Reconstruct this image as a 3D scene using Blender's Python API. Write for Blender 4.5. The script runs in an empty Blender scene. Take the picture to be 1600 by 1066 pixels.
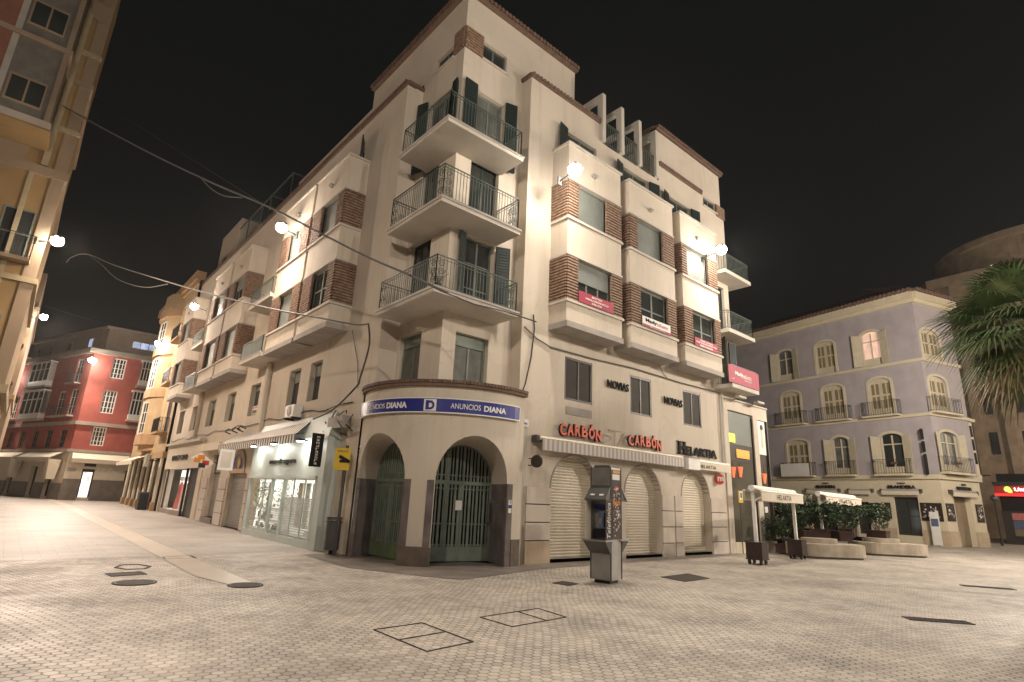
import bpy, bmesh, math, random
from mathutils import Vector, Matrix
random.seed(7)
R=math.radians; PI=math.pi
sc=bpy.context.scene; COL=sc.collection
# ------------------------------------------------------------------ materials
def _nt(name):
    m=bpy.data.materials.new(name); m.use_nodes=True; nt=m.node_tree
    return m,nt,nt.nodes['Principled BSDF']
def N(nt,t,**k):
    n=nt.nodes.new(t)
    for a,v in k.items(): setattr(n,a,v)
    return n
def pm(name,col,rough=.7,var=.12,scale=2.0,bump=.0,bscale=60,streak=.0,metal=0.,spec=.4,dirt=None):
    m,nt,b=_nt(name); L=nt.links.new
    b.inputs['Roughness'].default_value=rough; b.inputs['Metallic'].default_value=metal
    b.inputs['Specular IOR Level'].default_value=spec
    tc=N(nt,'ShaderNodeTexCoord')
    n1=N(nt,'ShaderNodeTexNoise'); n1.inputs['Scale'].default_value=scale; n1.inputs['Detail'].default_value=6
    L(tc.outputs['Object'],n1.inputs['Vector'])
    mr=N(nt,'ShaderNodeMapRange'); mr.inputs[1].default_value=.25; mr.inputs[2].default_value=.75
    mr.inputs[3].default_value=1-var; mr.inputs[4].default_value=1+var
    L(n1.outputs['Fac'],mr.inputs[0])
    v=N(nt,'ShaderNodeVectorMath',operation='SCALE'); v.inputs[0].default_value=col; L(mr.outputs[0],v.inputs['Scale'])
    out=v.outputs[0]
    if streak>0:
        mp=N(nt,'ShaderNodeMapping'); mp.inputs['Scale'].default_value=(2.6,2.6,.22); L(tc.outputs['Object'],mp.inputs[0])
        n2=N(nt,'ShaderNodeTexNoise'); n2.inputs['Scale'].default_value=1.6; n2.inputs['Detail'].default_value=8; n2.inputs['Roughness'].default_value=.65
        L(mp.outputs[0],n2.inputs['Vector'])
        m2=N(nt,'ShaderNodeMapRange'); m2.inputs[1].default_value=.52; m2.inputs[2].default_value=.8; m2.inputs[3].default_value=0; m2.inputs[4].default_value=streak*.6
        L(n2.outputs['Fac'],m2.inputs[0])
        mx=N(nt,'ShaderNodeMix',data_type='RGBA'); L(m2.outputs[0],mx.inputs[0]); L(out,mx.inputs[6])
        mx.inputs[7].default_value=(*(dirt or (col[0]*.45,col[1]*.42,col[2]*.38)),1); out=mx.outputs[2]
    if streak>=.5:
        nz=N(nt,'ShaderNodeTexNoise'); nz.inputs['Scale'].default_value=1.3; nz.inputs['Detail'].default_value=5; L(tc.outputs['Object'],nz.inputs[0])
        av=N(nt,'ShaderNodeVectorMath',operation='ADD'); sv=N(nt,'ShaderNodeVectorMath',operation='SCALE'); sv.inputs['Scale'].default_value=1.3; L(nz.outputs['Color'],sv.inputs[0]); L(tc.outputs['Object'],av.inputs[0]); L(sv.outputs[0],av.inputs[1])
        vo=N(nt,'ShaderNodeTexVoronoi',feature='DISTANCE_TO_EDGE'); vo.inputs['Scale'].default_value=.33; L(av.outputs[0],vo.inputs['Vector'])
        cr=N(nt,'ShaderNodeMapRange'); cr.inputs[1].default_value=.0015; cr.inputs[2].default_value=.006; cr.inputs[3].default_value=.14; cr.inputs[4].default_value=0; L(vo.outputs['Distance'],cr.inputs[0])
        pk=N(nt,'ShaderNodeTexVoronoi'); pk.inputs['Scale'].default_value=.45; L(av.outputs[0],pk.inputs['Vector'])
        pr=N(nt,'ShaderNodeSeparateColor'); L(pk.outputs['Color'],pr.inputs[0]); p2=N(nt,'ShaderNodeMapRange'); p2.inputs[3].default_value=.95; p2.inputs[4].default_value=1.03; L(pr.outputs[0],p2.inputs[0])
        v2=N(nt,'ShaderNodeVectorMath',operation='SCALE'); L(out,v2.inputs[0]); L(p2.outputs[0],v2.inputs['Scale'])
        mx=N(nt,'ShaderNodeMix',data_type='RGBA'); L(cr.outputs[0],mx.inputs[0]); L(v2.outputs[0],mx.inputs[6]); mx.inputs[7].default_value=(col[0]*.45,col[1]*.42,col[2]*.38,1); out=mx.outputs[2]
    L(out,b.inputs['Base Color'])
    if bump>0:
        n3=N(nt,'ShaderNodeTexNoise'); n3.inputs['Scale'].default_value=bscale; n3.inputs['Detail'].default_value=4; L(tc.outputs['Object'],n3.inputs['Vector'])
        bp=N(nt,'ShaderNodeBump'); bp.inputs['Strength'].default_value=bump; bp.inputs['Distance'].default_value=.02
        L(n3.outputs['Fac'],bp.inputs['Height']); L(bp.outputs[0],b.inputs['Normal'])
    return m
def em(name,col,s,noise=0):
    m,nt,b=_nt(name); b.inputs['Base Color'].default_value=(*[min(c,.8) for c in col],1)
    b.inputs['Emission Color'].default_value=(*col,1); b.inputs['Emission Strength'].default_value=s
    if noise:
        tc=N(nt,'ShaderNodeTexCoord'); n=N(nt,'ShaderNodeTexNoise'); n.inputs['Scale'].default_value=noise; n.inputs['Detail'].default_value=3
        nt.links.new(tc.outputs['Object'],n.inputs[0])
        mr=N(nt,'ShaderNodeMapRange'); mr.inputs[1].default_value=.35; mr.inputs[2].default_value=.65; mr.inputs[3].default_value=s*.35; mr.inputs[4].default_value=s*1.25
        nt.links.new(n.outputs['Fac'],mr.inputs[0]); nt.links.new(mr.outputs[0],b.inputs['Emission Strength'])
    return m
def hexmat():
    m,nt,b=_nt('hexagonal_paving'); L=nt.links.new
    tc=N(nt,'ShaderNodeTexCoord')
    def VM(op,a=None,bb=None):
        n=N(nt,'ShaderNodeVectorMath',operation=op)
        for i,x in enumerate((a,bb)):
            if x is None: continue
            if isinstance(x,tuple): n.inputs[i].default_value=x
            else: L(x,n.inputs[i])
        return n
    def MA(op,a,bb=None,c=None):
        n=N(nt,'ShaderNodeMath',operation=op)
        for i,x in enumerate((a,bb,c)):
            if x is None: continue
            if isinstance(x,(int,float)): n.inputs[i].default_value=x
            else: L(x,n.inputs[i])
        return n.outputs[0]
    mp=N(nt,'ShaderNodeMapping'); mp.inputs['Rotation'].default_value=(0,0,R(14)); mp.inputs['Scale'].default_value=(1/.120,)*3; mp.inputs['Location'].default_value=(1000,1000*1.7320508,0)
    # slight warp so that rows are not ruler straight
    nw=N(nt,'ShaderNodeTexNoise'); nw.inputs['Scale'].default_value=.35; L(tc.outputs['Object'],nw.inputs['Vector'])
    w=VM('SCALE',VM('SUBTRACT',nw.outputs['Color'],(.5,.5,.5)).outputs[0]); w.inputs['Scale'].default_value=.35
    nw2=N(nt,'ShaderNodeTexNoise'); nw2.inputs['Scale'].default_value=9; L(tc.outputs['Object'],nw2.inputs['Vector'])
    w2=VM('SCALE',VM('SUBTRACT',nw2.outputs['Color'],(.5,.5,.5)).outputs[0]); w2.inputs['Scale'].default_value=.035
    p0=VM('ADD',VM('ADD',tc.outputs['Object'],w.outputs[0]).outputs[0],w2.outputs[0]); L(p0.outputs[0],mp.inputs[0])
    p=VM('MULTIPLY',mp.outputs[0],(1,1,0)).outputs[0]
    r=(1,1.7320508,1); h=(.5,.8660254,.5)
    a=VM('SUBTRACT',VM('MODULO',p,r).outputs[0],h).outputs[0]
    a=VM('MULTIPLY',a,(1,1,0)).outputs[0]
    bb=VM('SUBTRACT',VM('MODULO',VM('SUBTRACT',p,h).outputs[0],r).outputs[0],h).outputs[0]
    bb=VM('MULTIPLY',bb,(1,1,0)).outputs[0]
    la=VM('LENGTH',a).outputs['Value']; lb=VM('LENGTH',bb).outputs['Value']
    sel=MA('LESS_THAN',la,lb)
    mx=N(nt,'ShaderNodeMix',data_type='VECTOR'); L(sel,mx.inputs[0]); L(bb,mx.inputs[4]); L(a,mx.inputs[5]); g=mx.outputs[1]
    ab=VM('ABSOLUTE',g).outputs[0]; sx=N(nt,'ShaderNodeSeparateXYZ'); L(ab,sx.inputs[0])
    hd=MA('MAXIMUM',sx.outputs[0],VM('DOT_PRODUCT',ab,(.5,.8660254,0)).outputs['Value'])
    ln=VM('LENGTH',g).outputs['Value']
    e=MA('ADD',MA('MULTIPLY',hd,.6),MA('MULTIPLY',ln,.4))
    gm=N(nt,'ShaderNodeMapRange'); gm.inputs[1].default_value=.41; gm.inputs[2].default_value=.50; L(e,gm.inputs[0])   # 1 = joint
    wn=N(nt,'ShaderNodeTexWhiteNoise',noise_dimensions='2D'); 
    idv=VM('SNAP',VM('ADD',VM('SUBTRACT',p,g).outputs[0],(.05,.05,0)).outputs[0],(.25,.25,1)).outputs[0]; L(idv,wn.inputs[0])
    tone=MA('ADD',MA('MULTIPLY',wn.outputs[0],.36),.78)
    n1=N(nt,'ShaderNodeTexNoise'); n1.inputs['Scale'].default_value=.55; n1.inputs['Detail'].default_value=8; n1.inputs['Roughness'].default_value=.62; L(tc.outputs['Object'],n1.inputs[0])
    st=N(nt,'ShaderNodeMapRange'); st.inputs[1].default_value=.35; st.inputs[2].default_value=.7; st.inputs[3].default_value=1.12; st.inputs[4].default_value=.62; L(n1.outputs['Fac'],st.inputs[0])
    base=VM('SCALE',(.445,.40,.345)); L(MA('MULTIPLY',tone,st.outputs[0]),base.inputs['Scale'])
    n2=N(nt,'ShaderNodeTexNoise'); n2.inputs['Scale'].default_value=1.1; n2.inputs['Detail'].default_value=5; L(tc.outputs['Object'],n2.inputs[0])
    gd=N(nt,'ShaderNodeMapRange'); gd.inputs[1].default_value=.4; gd.inputs[2].default_value=.68; gd.inputs[3].default_value=.6; gd.inputs[4].default_value=.14; L(n2.outputs['Fac'],gd.inputs[0])
    gc=VM('SCALE',(.36,.29,.21)); L(gd.outputs[0],gc.inputs['Scale'])
    mc=N(nt,'ShaderNodeMix',data_type='RGBA'); L(gm.outputs[0],mc.inputs[0]); L(base.outputs[0],mc.inputs[6]); L(gc.outputs[0],mc.inputs[7])
    vo=N(nt,'ShaderNodeTexVoronoi'); vo.inputs['Scale'].default_value=1.7; L(p0.outputs[0],vo.inputs['Vector'])
    sp=N(nt,'ShaderNodeMapRange'); sp.inputs[1].default_value=.03; sp.inputs[2].default_value=.055; sp.inputs[3].default_value=.6; sp.inputs[4].default_value=0; L(vo.outputs['Distance'],sp.inputs[0])
    n4=N(nt,'ShaderNodeTexNoise'); n4.inputs['Scale'].default_value=.9; n4.inputs['Detail'].default_value=6; n4.inputs['Roughness'].default_value=.7; L(tc.outputs['Object'],n4.inputs[0])
    bl=N(nt,'ShaderNodeMapRange'); bl.inputs[1].default_value=.66; bl.inputs[2].default_value=.74; bl.inputs[3].default_value=0; bl.inputs[4].default_value=.9; L(n4.outputs['Fac'],bl.inputs[0])
    ds=MA('MAXIMUM',sp.outputs[0],MA('MULTIPLY',bl.outputs[0],MA('ADD',MA('MULTIPLY',gm.outputs[0],.75),.22)))
    m2=N(nt,'ShaderNodeMix',data_type='RGBA'); L(ds,m2.inputs[0]); L(mc.outputs[2],m2.inputs[6]); m2.inputs[7].default_value=(.07,.055,.042,1)
    L(m2.outputs[2],b.inputs['Base Color'])
    rg=N(nt,'ShaderNodeMapRange'); rg.inputs[1].default_value=.3; rg.inputs[2].default_value=.7; rg.inputs[3].default_value=.42; rg.inputs[4].default_value=.7; L(n1.outputs['Fac'],rg.inputs[0]); L(rg.outputs[0],b.inputs['Roughness'])
    bp=N(nt,'ShaderNodeBump'); bp.inputs['Strength'].default_value=.55; bp.inputs['Distance'].default_value=.008; bp.invert=True
    L(MA('ADD',gm.outputs[0],MA('MULTIPLY',wn.outputs[0],.35)),bp.inputs['Height']); L(bp.outputs[0],b.inputs['Normal'])
    return m
def slabmat():
    m,nt,b=_nt('stone_slab_paving'); L=nt.links.new
    tc=N(nt,'ShaderNodeTexCoord'); br=N(nt,'ShaderNodeTexBrick'); br.inputs['Scale'].default_value=1.0
    br.inputs['Brick Width'].default_value=.62; br.inputs['Row Height'].default_value=.41; br.inputs['Mortar Size'].default_value=.006
    br.inputs['Color1'].default_value=(.34,.31,.28,1); br.inputs['Color2'].default_value=(.29,.265,.24,1); br.inputs['Mortar'].default_value=(.17,.15,.13,1)
    L(tc.outputs['Object'],br.inputs[0])
    n=N(nt,'ShaderNodeTexNoise'); n.inputs['Scale'].default_value=.5; n.inputs['Detail'].default_value=7; L(tc.outputs['Object'],n.inputs[0])
    mr=N(nt,'ShaderNodeMapRange'); mr.inputs[1].default_value=.3; mr.inputs[2].default_value=.7; mr.inputs[3].default_value=.75; mr.inputs[4].default_value=1.2; L(n.outputs['Fac'],mr.inputs[0])
    v=N(nt,'ShaderNodeVectorMath',operation='SCALE'); L(br.outputs[0],v.inputs[0]); L(mr.outputs[0],v.inputs['Scale']); L(v.outputs[0],b.inputs['Base Color'])
    b.inputs['Roughness'].default_value=.55
    return m
def stripemat(name,c1,c2,axis,period,duty=.5):
    m,nt,b=_nt(name); L=nt.links.new
    tc=N(nt,'ShaderNodeTexCoord'); sx=N(nt,'ShaderNodeSeparateXYZ'); L(tc.outputs['Object'],sx.inputs[0])
    a=N(nt,'ShaderNodeMath',operation='MULTIPLY'); a.inputs[1].default_value=1/period; L(sx.outputs[axis],a.inputs[0])
    f=N(nt,'ShaderNodeMath',operation='FRACT'); L(a.outputs[0],f.inputs[0])
    g=N(nt,'ShaderNodeMath',operation='GREATER_THAN'); g.inputs[1].default_value=duty; L(f.outputs[0],g.inputs[0])
    mx=N(nt,'ShaderNodeMix',data_type='RGBA'); L(g.outputs[0],mx.inputs[0]); mx.inputs[6].default_value=(*c1,1); mx.inputs[7].default_value=(*c2,1)
    L(mx.outputs[2],b.inputs['Base Color']); b.inputs['Roughness'].default_value=.8
    return m
def leafmat(name,col):
    m=pm(name,col,.5,.45,3.5,spec=.35); return m
M={}
M['plaster']=pm('cream_plaster',(.57,.50,.41),.85,.07,.7,.25,30,.5)
M['soffit']=pm('slab_plaster',(.50,.46,.40),.85,.12,1.2,.2,40,.3)
M['edge']=pm('grey_slab_edge',(.33,.30,.27),.8,.2,2)
M['brick']=pm('terracotta_course',(.25,.16,.11),.8,.5,9,.3,50)
M['mortar']=pm('dark_mortar',(.15,.10,.07),.9,.2,5)
M['tile']=pm('roof_tile',(.135,.082,.06),.8,.4,6,.3,30)
M['green']=pm('dark_green_paint',(.017,.026,.024),.5,.25,3)
M['gate']=pm('green_gate_paint',(.165,.20,.16),.5,.25,3,streak=.35)
M['kick']=pm('light_green_plate',(.135,.19,.085),.55,.25,2.5,streak=.4)
M['rail']=pm('grey_green_iron',(.08,.10,.085),.5,.25,4)
M['iron']=pm('black_iron',(.02,.02,.02),.5,.2,4)
M['darkframe']=pm('dark_brown_aluminium',(.035,.026,.02),.45,.2,3)
M['glass']=pm('dark_glass',(.035,.038,.036),.06,.3,.8,spec=.6)
M['curtain']=pm('net_curtain_glass',(.13,.13,.115),.5,.35,2.2,spec=.3)
M['blind']=pm('grey_green_blind',(.17,.185,.165),.55,.15,2,streak=.2)
M['brownblind']=pm('brown_blind',(.036,.029,.021),.6,.25,2,spec=.15)
M['greyframe']=pm('grey_green_frame',(.13,.145,.125),.5,.15,3)
M['white']=pm('white_paint',(.72,.70,.65),.45,.06,3)
M['marble']=pm('veined_marble',(.56,.49,.42),.3,.14,1.6,streak=.35,dirt=(.33,.24,.2))
M['darkmarble']=pm('dark_grey_marble',(.15,.125,.12),.3,.5,2.2,streak=.35,dirt=(.28,.22,.2))
M['brownstone']=pm('brown_stone',(.125,.095,.072),.5,.35,3,.2,30)
M['sandstone']=pm('beige_stone',(.46,.36,.25),.5,.2,1.4,streak=.4,dirt=(.3,.2,.12))
M['blue']=pm('blue_sign_face',(.022,.028,.20),.35,.1,2)
M['lightblue']=pm('light_blue_ink',(.30,.42,.62),.5,.05)
M['orangered']=pm('orange_red_letter',(.55,.10,.045),.4,.25,6)
M['black']=pm('black_letter',(.010,.009,.008),.85,.1)
M['bronze']=pm('thin_bronze_line',(.34,.27,.19),.4,.1)
M['magenta']=pm('magenta_banner',(.33,.03,.065),.6,.1)
M['shutter']=pm('cream_roller_slats',(.63,.555,.43),.45,.10,1.0,streak=.35)
M['shutterline']=pm('slat_shadow_gap',(.30,.25,.18),.6,.1)
M['greyshutter']=pm('grey_roller_slats',(.30,.285,.27),.45,.12,1,streak=.3)
M['teal']=pm('pale_teal_front',(.48,.54,.51),.5,.06,2,streak=.15)
M['steel']=pm('brushed_steel',(.42,.41,.39),.38,.2,2.5,metal=.85,streak=.25)
M['darksteel']=pm('dark_grey_metal',(.09,.088,.085),.4,.2,4,metal=.3)
M['phone']=pm('blue_grey_plastic',(.10,.13,.22),.4,.2,4)
M['poster']=pm('dark_poster',(.045,.032,.028),.3,.5,6)
M['orange']=pm('orange_ink',(.65,.25,.03),.5,.1)
M['red']=pm('red_ink',(.5,.03,.02),.5,.1)
M['yellow']=pm('yellow_sign',(.62,.42,.03),.5,.08)
M['canvas']=pm('cream_canvas',(.62,.55,.44),.85,.06,2,streak=.12)
M['grycanvas']=stripemat('grey_striped_canvas',(.55,.50,.45),(.34,.31,.29),0,.19)
M['bwstripe']=stripemat('striped_awning_canvas',(.62,.58,.53),(.03,.026,.026),1,.25,.6)
M['canvasdim']=pm('dim_cream_trim',(.33,.27,.17),.85,.12,3)
M['box']=pm('dark_brown_wood',(.032,.018,.014),.5,.35,5)
M['rubber']=pm('black_rubber',(.015,.015,.015),.6,.1)
M['bench']=pm('weathered_bench_stone',(.33,.28,.215),.8,.25,2.2,.3,40,.45)
M['terracotta']=pm('red_planter',(.05,.022,.018),.7,.2)
M['leaf']=leafmat('dark_shrub_leaf',(.022,.042,.016)); M['leaf2']=leafmat('mid_shrub_leaf',(.045,.075,.028))
M['palm']=leafmat('palm_blade',(.075,.125,.042)); M['palm2']=leafmat('pale_palm_blade',(.15,.18,.075)); M['dryleaf']=leafmat('dry_palm_blade',(.17,.12,.055))
M['trunk']=pm('fibrous_trunk',(.10,.07,.045),.9,.4,6,.6,20)
M['lav']=pm('lavender_render',(.385,.345,.355),.85,.1,1.2,.2,40,.25)
M['creamtrim']=pm('cream_trim',(.58,.51,.37),.8,.08,2)
M['creamshutter']=pm('cream_louvre',(.53,.47,.34),.7,.1,3)
M['louvregap']=pm('louvre_gap',(.22,.17,.09),.8,.1)
M['redwall']=pm('brick_red_render',(.37,.10,.078),.85,.15,1.5,.2,30,.3)
M['ochre']=pm('ochre_render',(.42,.31,.18),.85,.14,1.2,.2,30,.35)
M['ochre2']=pm('orange_moulding',(.37,.24,.13),.8,.15,2)
M['ochredim']=pm('dim_ochre_render',(.27,.18,.08),.85,.2,.9,.2,30,.4); M['glassbrown']=pm('reflection_toned_glass',(.105,.095,.072),.15,.35,.8,spec=.6)
M['tan']=pm('tan_render',(.26,.195,.13),.85,.15,.8,.2,30,.35)
M['greywood']=pm('grey_painted_wood',(.13,.118,.1),.7,.2,3)
M['brownred']=pm('brown_red_render',(.19,.085,.055),.8,.2,2)
M['attic']=pm('grey_attic_render',(.38,.33,.28),.85,.12,1.4,.2,30,.2)
M['cable']=pm('grey_cable',(.13,.12,.11),.6,.1)
M['darkcable']=pm('dark_cable',(.03,.027,.025),.6,.1)
M['cast']=pm('cast_iron_cover',(.04,.034,.029),.75,.4,14,.5,60)
M['stonedark']=pm('dark_kerb_slab',(.17,.145,.125),.5,.25,2)
M['strip']=pm('pale_gutter_stone',(.50,.45,.38),.35,.12,1.3)
M['tower']=pm('dark_brown_stone',(.30,.225,.155),.85,.25,1.2,.2,20,.2)
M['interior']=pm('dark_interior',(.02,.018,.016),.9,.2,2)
M['hex']=hexmat(); M['slab']=slabmat()
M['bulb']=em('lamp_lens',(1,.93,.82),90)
M['lit']=em('lit_display',(1,.97,.86),1.0,.6); M['litwhite']=em('lit_white',(1,.97,.9),1.0,3); M['litpink']=em('lit_room',(1,.6,.48),.3,2.5)
M['litblue']=em('lit_blue_window',(.55,.68,1),.5,3); M['lime']=em('lime_lampshade',(.62,.72,.06),.75); M['redglow']=em('red_lampshade',(.9,.2,.08),.42,9)
M['ambersign']=em('amber_plate',(1,.42,.05),.10,5); M['redled']=em('red_led',(1,.02,.02),1.3); M['greenled']=em('green_led',(.35,1,.1),1.6); M['whiteled']=em('white_led',(1,1,1),2)
M['blueled']=em('blue_white_shop',(.6,.75,1),2.5)
M['dress']=pm('white_dress',(.7,.66,.6),.8,.15,6); M['pinkdress']=pm('coral_dress',(.6,.2,.18),.8,.15,6)
M['mesh']=pm('perforated_shutter',(.55,.57,.53),.5,.1,3)
M['goods']=pm('mixed_goods',(.42,.42,.30),.7,.7,9); M['plantgoods']=leafmat('green_goods',(.16,.2,.06))
# ------------------------------------------------------------------ mesh builder
class MB:
    def __init__(s): s.v=[];s.f=[];s.m=[];s.mats=[]
    def mi(s,mat):
        if mat not in s.mats: s.mats.append(mat)
        return s.mats.index(mat)
    def face(s,pts,mat):
        i=len(s.v); s.v+= [tuple(p) for p in pts]; s.f.append(list(range(i,i+len(pts)))); s.m.append(s.mi(mat))
    def hexa(s,p,mat):
        i=len(s.v); s.v+=[tuple(q) for q in p]; k=s.mi(mat)
        for q in ((0,3,2,1),(4,5,6,7),(0,1,5,4),(1,2,6,5),(2,3,7,6),(3,0,4,7)): s.f.append([i+j for j in q]); s.m.append(k)
    def box(s,x0,x1,y0,y1,z0,z1,mat):
        s.hexa([(x0,y0,z0),(x1,y0,z0),(x1,y1,z0),(x0,y1,z0),(x0,y0,z1),(x1,y0,z1),(x1,y1,z1),(x0,y1,z1)],mat)
    def fbox(s,fm,a,b,c,d,t0,t1,mat,n=1):
        for i in range(n):
            u,w=a+(b-a)*i/n,a+(b-a)*(i+1)/n
            s.hexa([fm(u,c,t0),fm(w,c,t0),fm(w,c,t1),fm(u,c,t1),fm(u,d,t0),fm(w,d,t0),fm(w,d,t1),fm(u,d,t1)],mat)
    def prism(s,poly,z0,z1,mat):
        n=len(poly); i=len(s.v); s.v+=[(x,y,z0) for x,y in poly]+[(x,y,z1) for x,y in poly]; k=s.mi(mat)
        s.f.append(list(range(i+n-1,i-1,-1))); s.f.append(list(range(i+n,i+2*n))); s.m+=[k,k]
        for j in range(n): q=(j+1)%n; s.f.append([i+j,i+q,i+n+q,i+n+j]); s.m.append(k)
    def bar(s,p,q,r,mat,n=6):
        p,q=Vector(p),Vector(q); d=(q-p)
        if d.length<1e-6: return
        d.normalize(); u=d.orthogonal().normalized(); w=d.cross(u); i=len(s.v); k=s.mi(mat)
        for c in (p,q):
            for j in range(n): a=2*PI*j/n; s.v.append(tuple(c+u*(r*math.cos(a))+w*(r*math.sin(a))))
        for j in range(n): e=(j+1)%n; s.f.append([i+j,i+e,i+n+e,i+n+j]); s.m.append(k)
        s.f.append([i+j for j in range(n)][::-1]); s.f.append([i+n+j for j in range(n)]); s.m+=[k,k]
    def tube(s,pts,r,mat,n=5):
        for a,b in zip(pts,pts[1:]): s.bar(a,b,r,mat,n)
    def disc(s,c,nrm,r,th,mat,n=24):
        nrm=Vector(nrm).normalized(); s.bar(Vector(c)-nrm*th/2,Vector(c)+nrm*th/2,r,mat,n)
    def ball(s,c,r,mat,nu=12,nv=8,sx=(1,1,1)):
        i=len(s.v);k=s.mi(mat)
        for a in range(nv+1):
            t=PI*a/nv
            for b in range(nu): p=2*PI*b/nu; s.v.append((c[0]+sx[0]*r*math.sin(t)*math.cos(p),c[1]+sx[1]*r*math.sin(t)*math.sin(p),c[2]+sx[2]*r*math.cos(t)))
        for a in range(nv):
            for b in range(nu): e=(b+1)%nu; s.f.append([i+a*nu+b,i+a*nu+e,i+(a+1)*nu+e,i+(a+1)*nu+b]); s.m.append(k)
    def facade(s,fm,s0,s1,z0,z1,ops,mat,depth=.2,ds=None,rev=None):
        rev=rev or mat
        S={s0,s1};Z={z0,z1}
        for o in ops: S|={o[0],o[1]};Z|={o[2],o[3]}
        if ds:
            n=max(1,int(abs(s1-s0)/ds)); S|={s0+(s1-s0)*i/n for i in range(n+1)}
        S=sorted(x for x in S if s0<=x<=s1);Z=sorted(x for x in Z if z0<=x<=z1)
        for a,b in zip(S,S[1:]):
            for c,d in zip(Z,Z[1:]):
                ms,mz=(a+b)/2,(c+d)/2
                if any(o[0]<ms<o[1] and o[2]<mz<o[3] for o in ops): continue
                s.face([fm(a,c,0),fm(b,c,0),fm(b,d,0),fm(a,d,0)],mat)
        for o in ops:
            a,b,c,d=o[:4]; dp=o[5] if len(o)>5 else depth
            if len(o)>4 and o[4]:
                zs=o[4]; n=18; P=[(a+(b-a)*i/n, zs+(d-zs)*math.sqrt(max(0,1-(2*i/n-1)**2))) for i in range(n+1)]
                P=[((a+b)/2-(b-a)/2*math.cos(PI*i/n), zs+(d-zs)*math.sin(PI*i/n)) for i in range(n+1)]
                for (x0,y0),(x1,y1) in zip(P,P[1:]):
                    s.face([fm(x0,y0,0),fm(x1,y1,0),fm(x1,d,0),fm(x0,d,0)],mat)
                    if dp: s.face([fm(x0,y0,0),fm(x1,y1,0),fm(x1,y1,dp),fm(x0,y0,dp)],rev)
                if dp:
                    for x in (a,b): s.face([fm(x,c,0),fm(x,zs,0),fm(x,zs,dp),fm(x,c,dp)],rev)
            elif dp:
                s.face([fm(a,c,0),fm(a,d,0),fm(a,d,dp),fm(a,c,dp)],rev); s.face([fm(b,c,0),fm(b,d,0),fm(b,d,dp),fm(b,c,dp)],rev)
                s.face([fm(a,c,0),fm(b,c,0),fm(b,c,dp),fm(a,c,dp)],rev); s.face([fm(a,d,0),fm(b,d,0),fm(b,d,dp),fm(a,d,dp)],rev)
    def text(s,st,fm,a,b,c,d,t0,th,mat,off=0.,shear=0.,bend=0.,tilt=0.):
        vs,fs=glyph(st,off,shear)
        x0=min(v[0] for v in vs);x1=max(v[0] for v in vs);y0=min(v[1] for v in vs);y1=max(v[1] for v in vs)
        i=len(s.v);k=s.mi(mat)
        for x,y,z in vs:
            u=(x-x0)/(x1-x0); w=(y-y0)/(y1-y0); zz=c+(d-c)*w+bend*(1-(2*u-1)**2)+tilt*u
            s.v.append(tuple(fm(a+(b-a)*u,zz,t0-th*z)))
        for f in fs: s.f.append([i+j for j in f]); s.m.append(k)
    def build(s,name,parent=None,smooth=False):
        me=bpy.data.meshes.new(name); off=Vector(parent.get('_o',(0,0,0))) if parent is not None else Vector((0,0,0))
        me.from_pydata([tuple(Vector(p)-off) for p in s.v],[],s.f)
        for m in s.mats: me.materials.append(m)
        me.polygons.foreach_set('material_index',s.m)
        bm=bmesh.new(); bm.from_mesh(me); bmesh.ops.recalc_face_normals(bm,faces=bm.faces[:]); bm.to_mesh(me); bm.free()
        if smooth: me.polygons.foreach_set('use_smooth',[True]*len(me.polygons))
        me.update(); o=bpy.data.objects.new(name,me); COL.objects.link(o)
        if parent is not None: o.parent=parent; o['_o']=tuple(off)
        return o
_G={}
def glyph(st,off,shear):
    key=(st,off,shear)
    if key not in _G:
        cu=bpy.data.curves.new('t','FONT'); cu.body=st; cu.extrude=.5; cu.offset=off; cu.shear=shear; cu.resolution_u=3
        o=bpy.data.objects.new('t',cu); COL.objects.link(o); dg=bpy.context.evaluated_depsgraph_get(); dg.update()
        me=bpy.data.meshes.new_from_object(o.evaluated_get(dg)); 
        _G[key]=([tuple(v.co[:2])+(v.co[2]+.5,) for v in me.vertices],[list(p.vertices) for p in me.polygons])
        bpy.data.objects.remove(o); bpy.data.curves.remove(cu); bpy.data.meshes.remove(me)
    return _G[key]
def tag(o,label=None,cat=None,group=None,kind=None):
    if label: o['label']=label
    if cat: o['category']=cat
    if group: o['group']=group
    if kind: o['kind']=kind
    return o
def thing(name,label,cat,loc=(0,0,0),group=None,rz=0):
    o=bpy.data.objects.new(name,None); COL.objects.link(o); o.location=loc; o.rotation_euler=(0,0,rz)
    o['_o']=tuple(loc) if rz==0 else (0,0,0); o.empty_display_size=.2
    return tag(o,label,cat,group)
def solo(mb,name,label,cat,group=None,loc=(0,0,0)):
    o=mb.build(name); 
    if loc!=(0,0,0):
        o.data.transform(Matrix.Translation(-Vector(loc))); o.location=loc
    return tag(o,label,cat,group)
def copy_tree(o,parent=None):
    c=o.copy(); COL.objects.link(c)
    if parent is not None: c.parent=parent
    for ch in list(o.children): copy_tree(ch,c)
    return c
def fplane(P,d,inward):
    P=Vector((*P,0));d=Vector((*d,0)).normalized();n=Vector((*inward,0)).normalized()
    return lambda s,z,t: (P.x+d.x*s+n.x*t,P.y+d.y*s+n.y*t,z)
def stucture(mb,name): return tag(mb.build(name),None,None,None,'structure')
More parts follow.
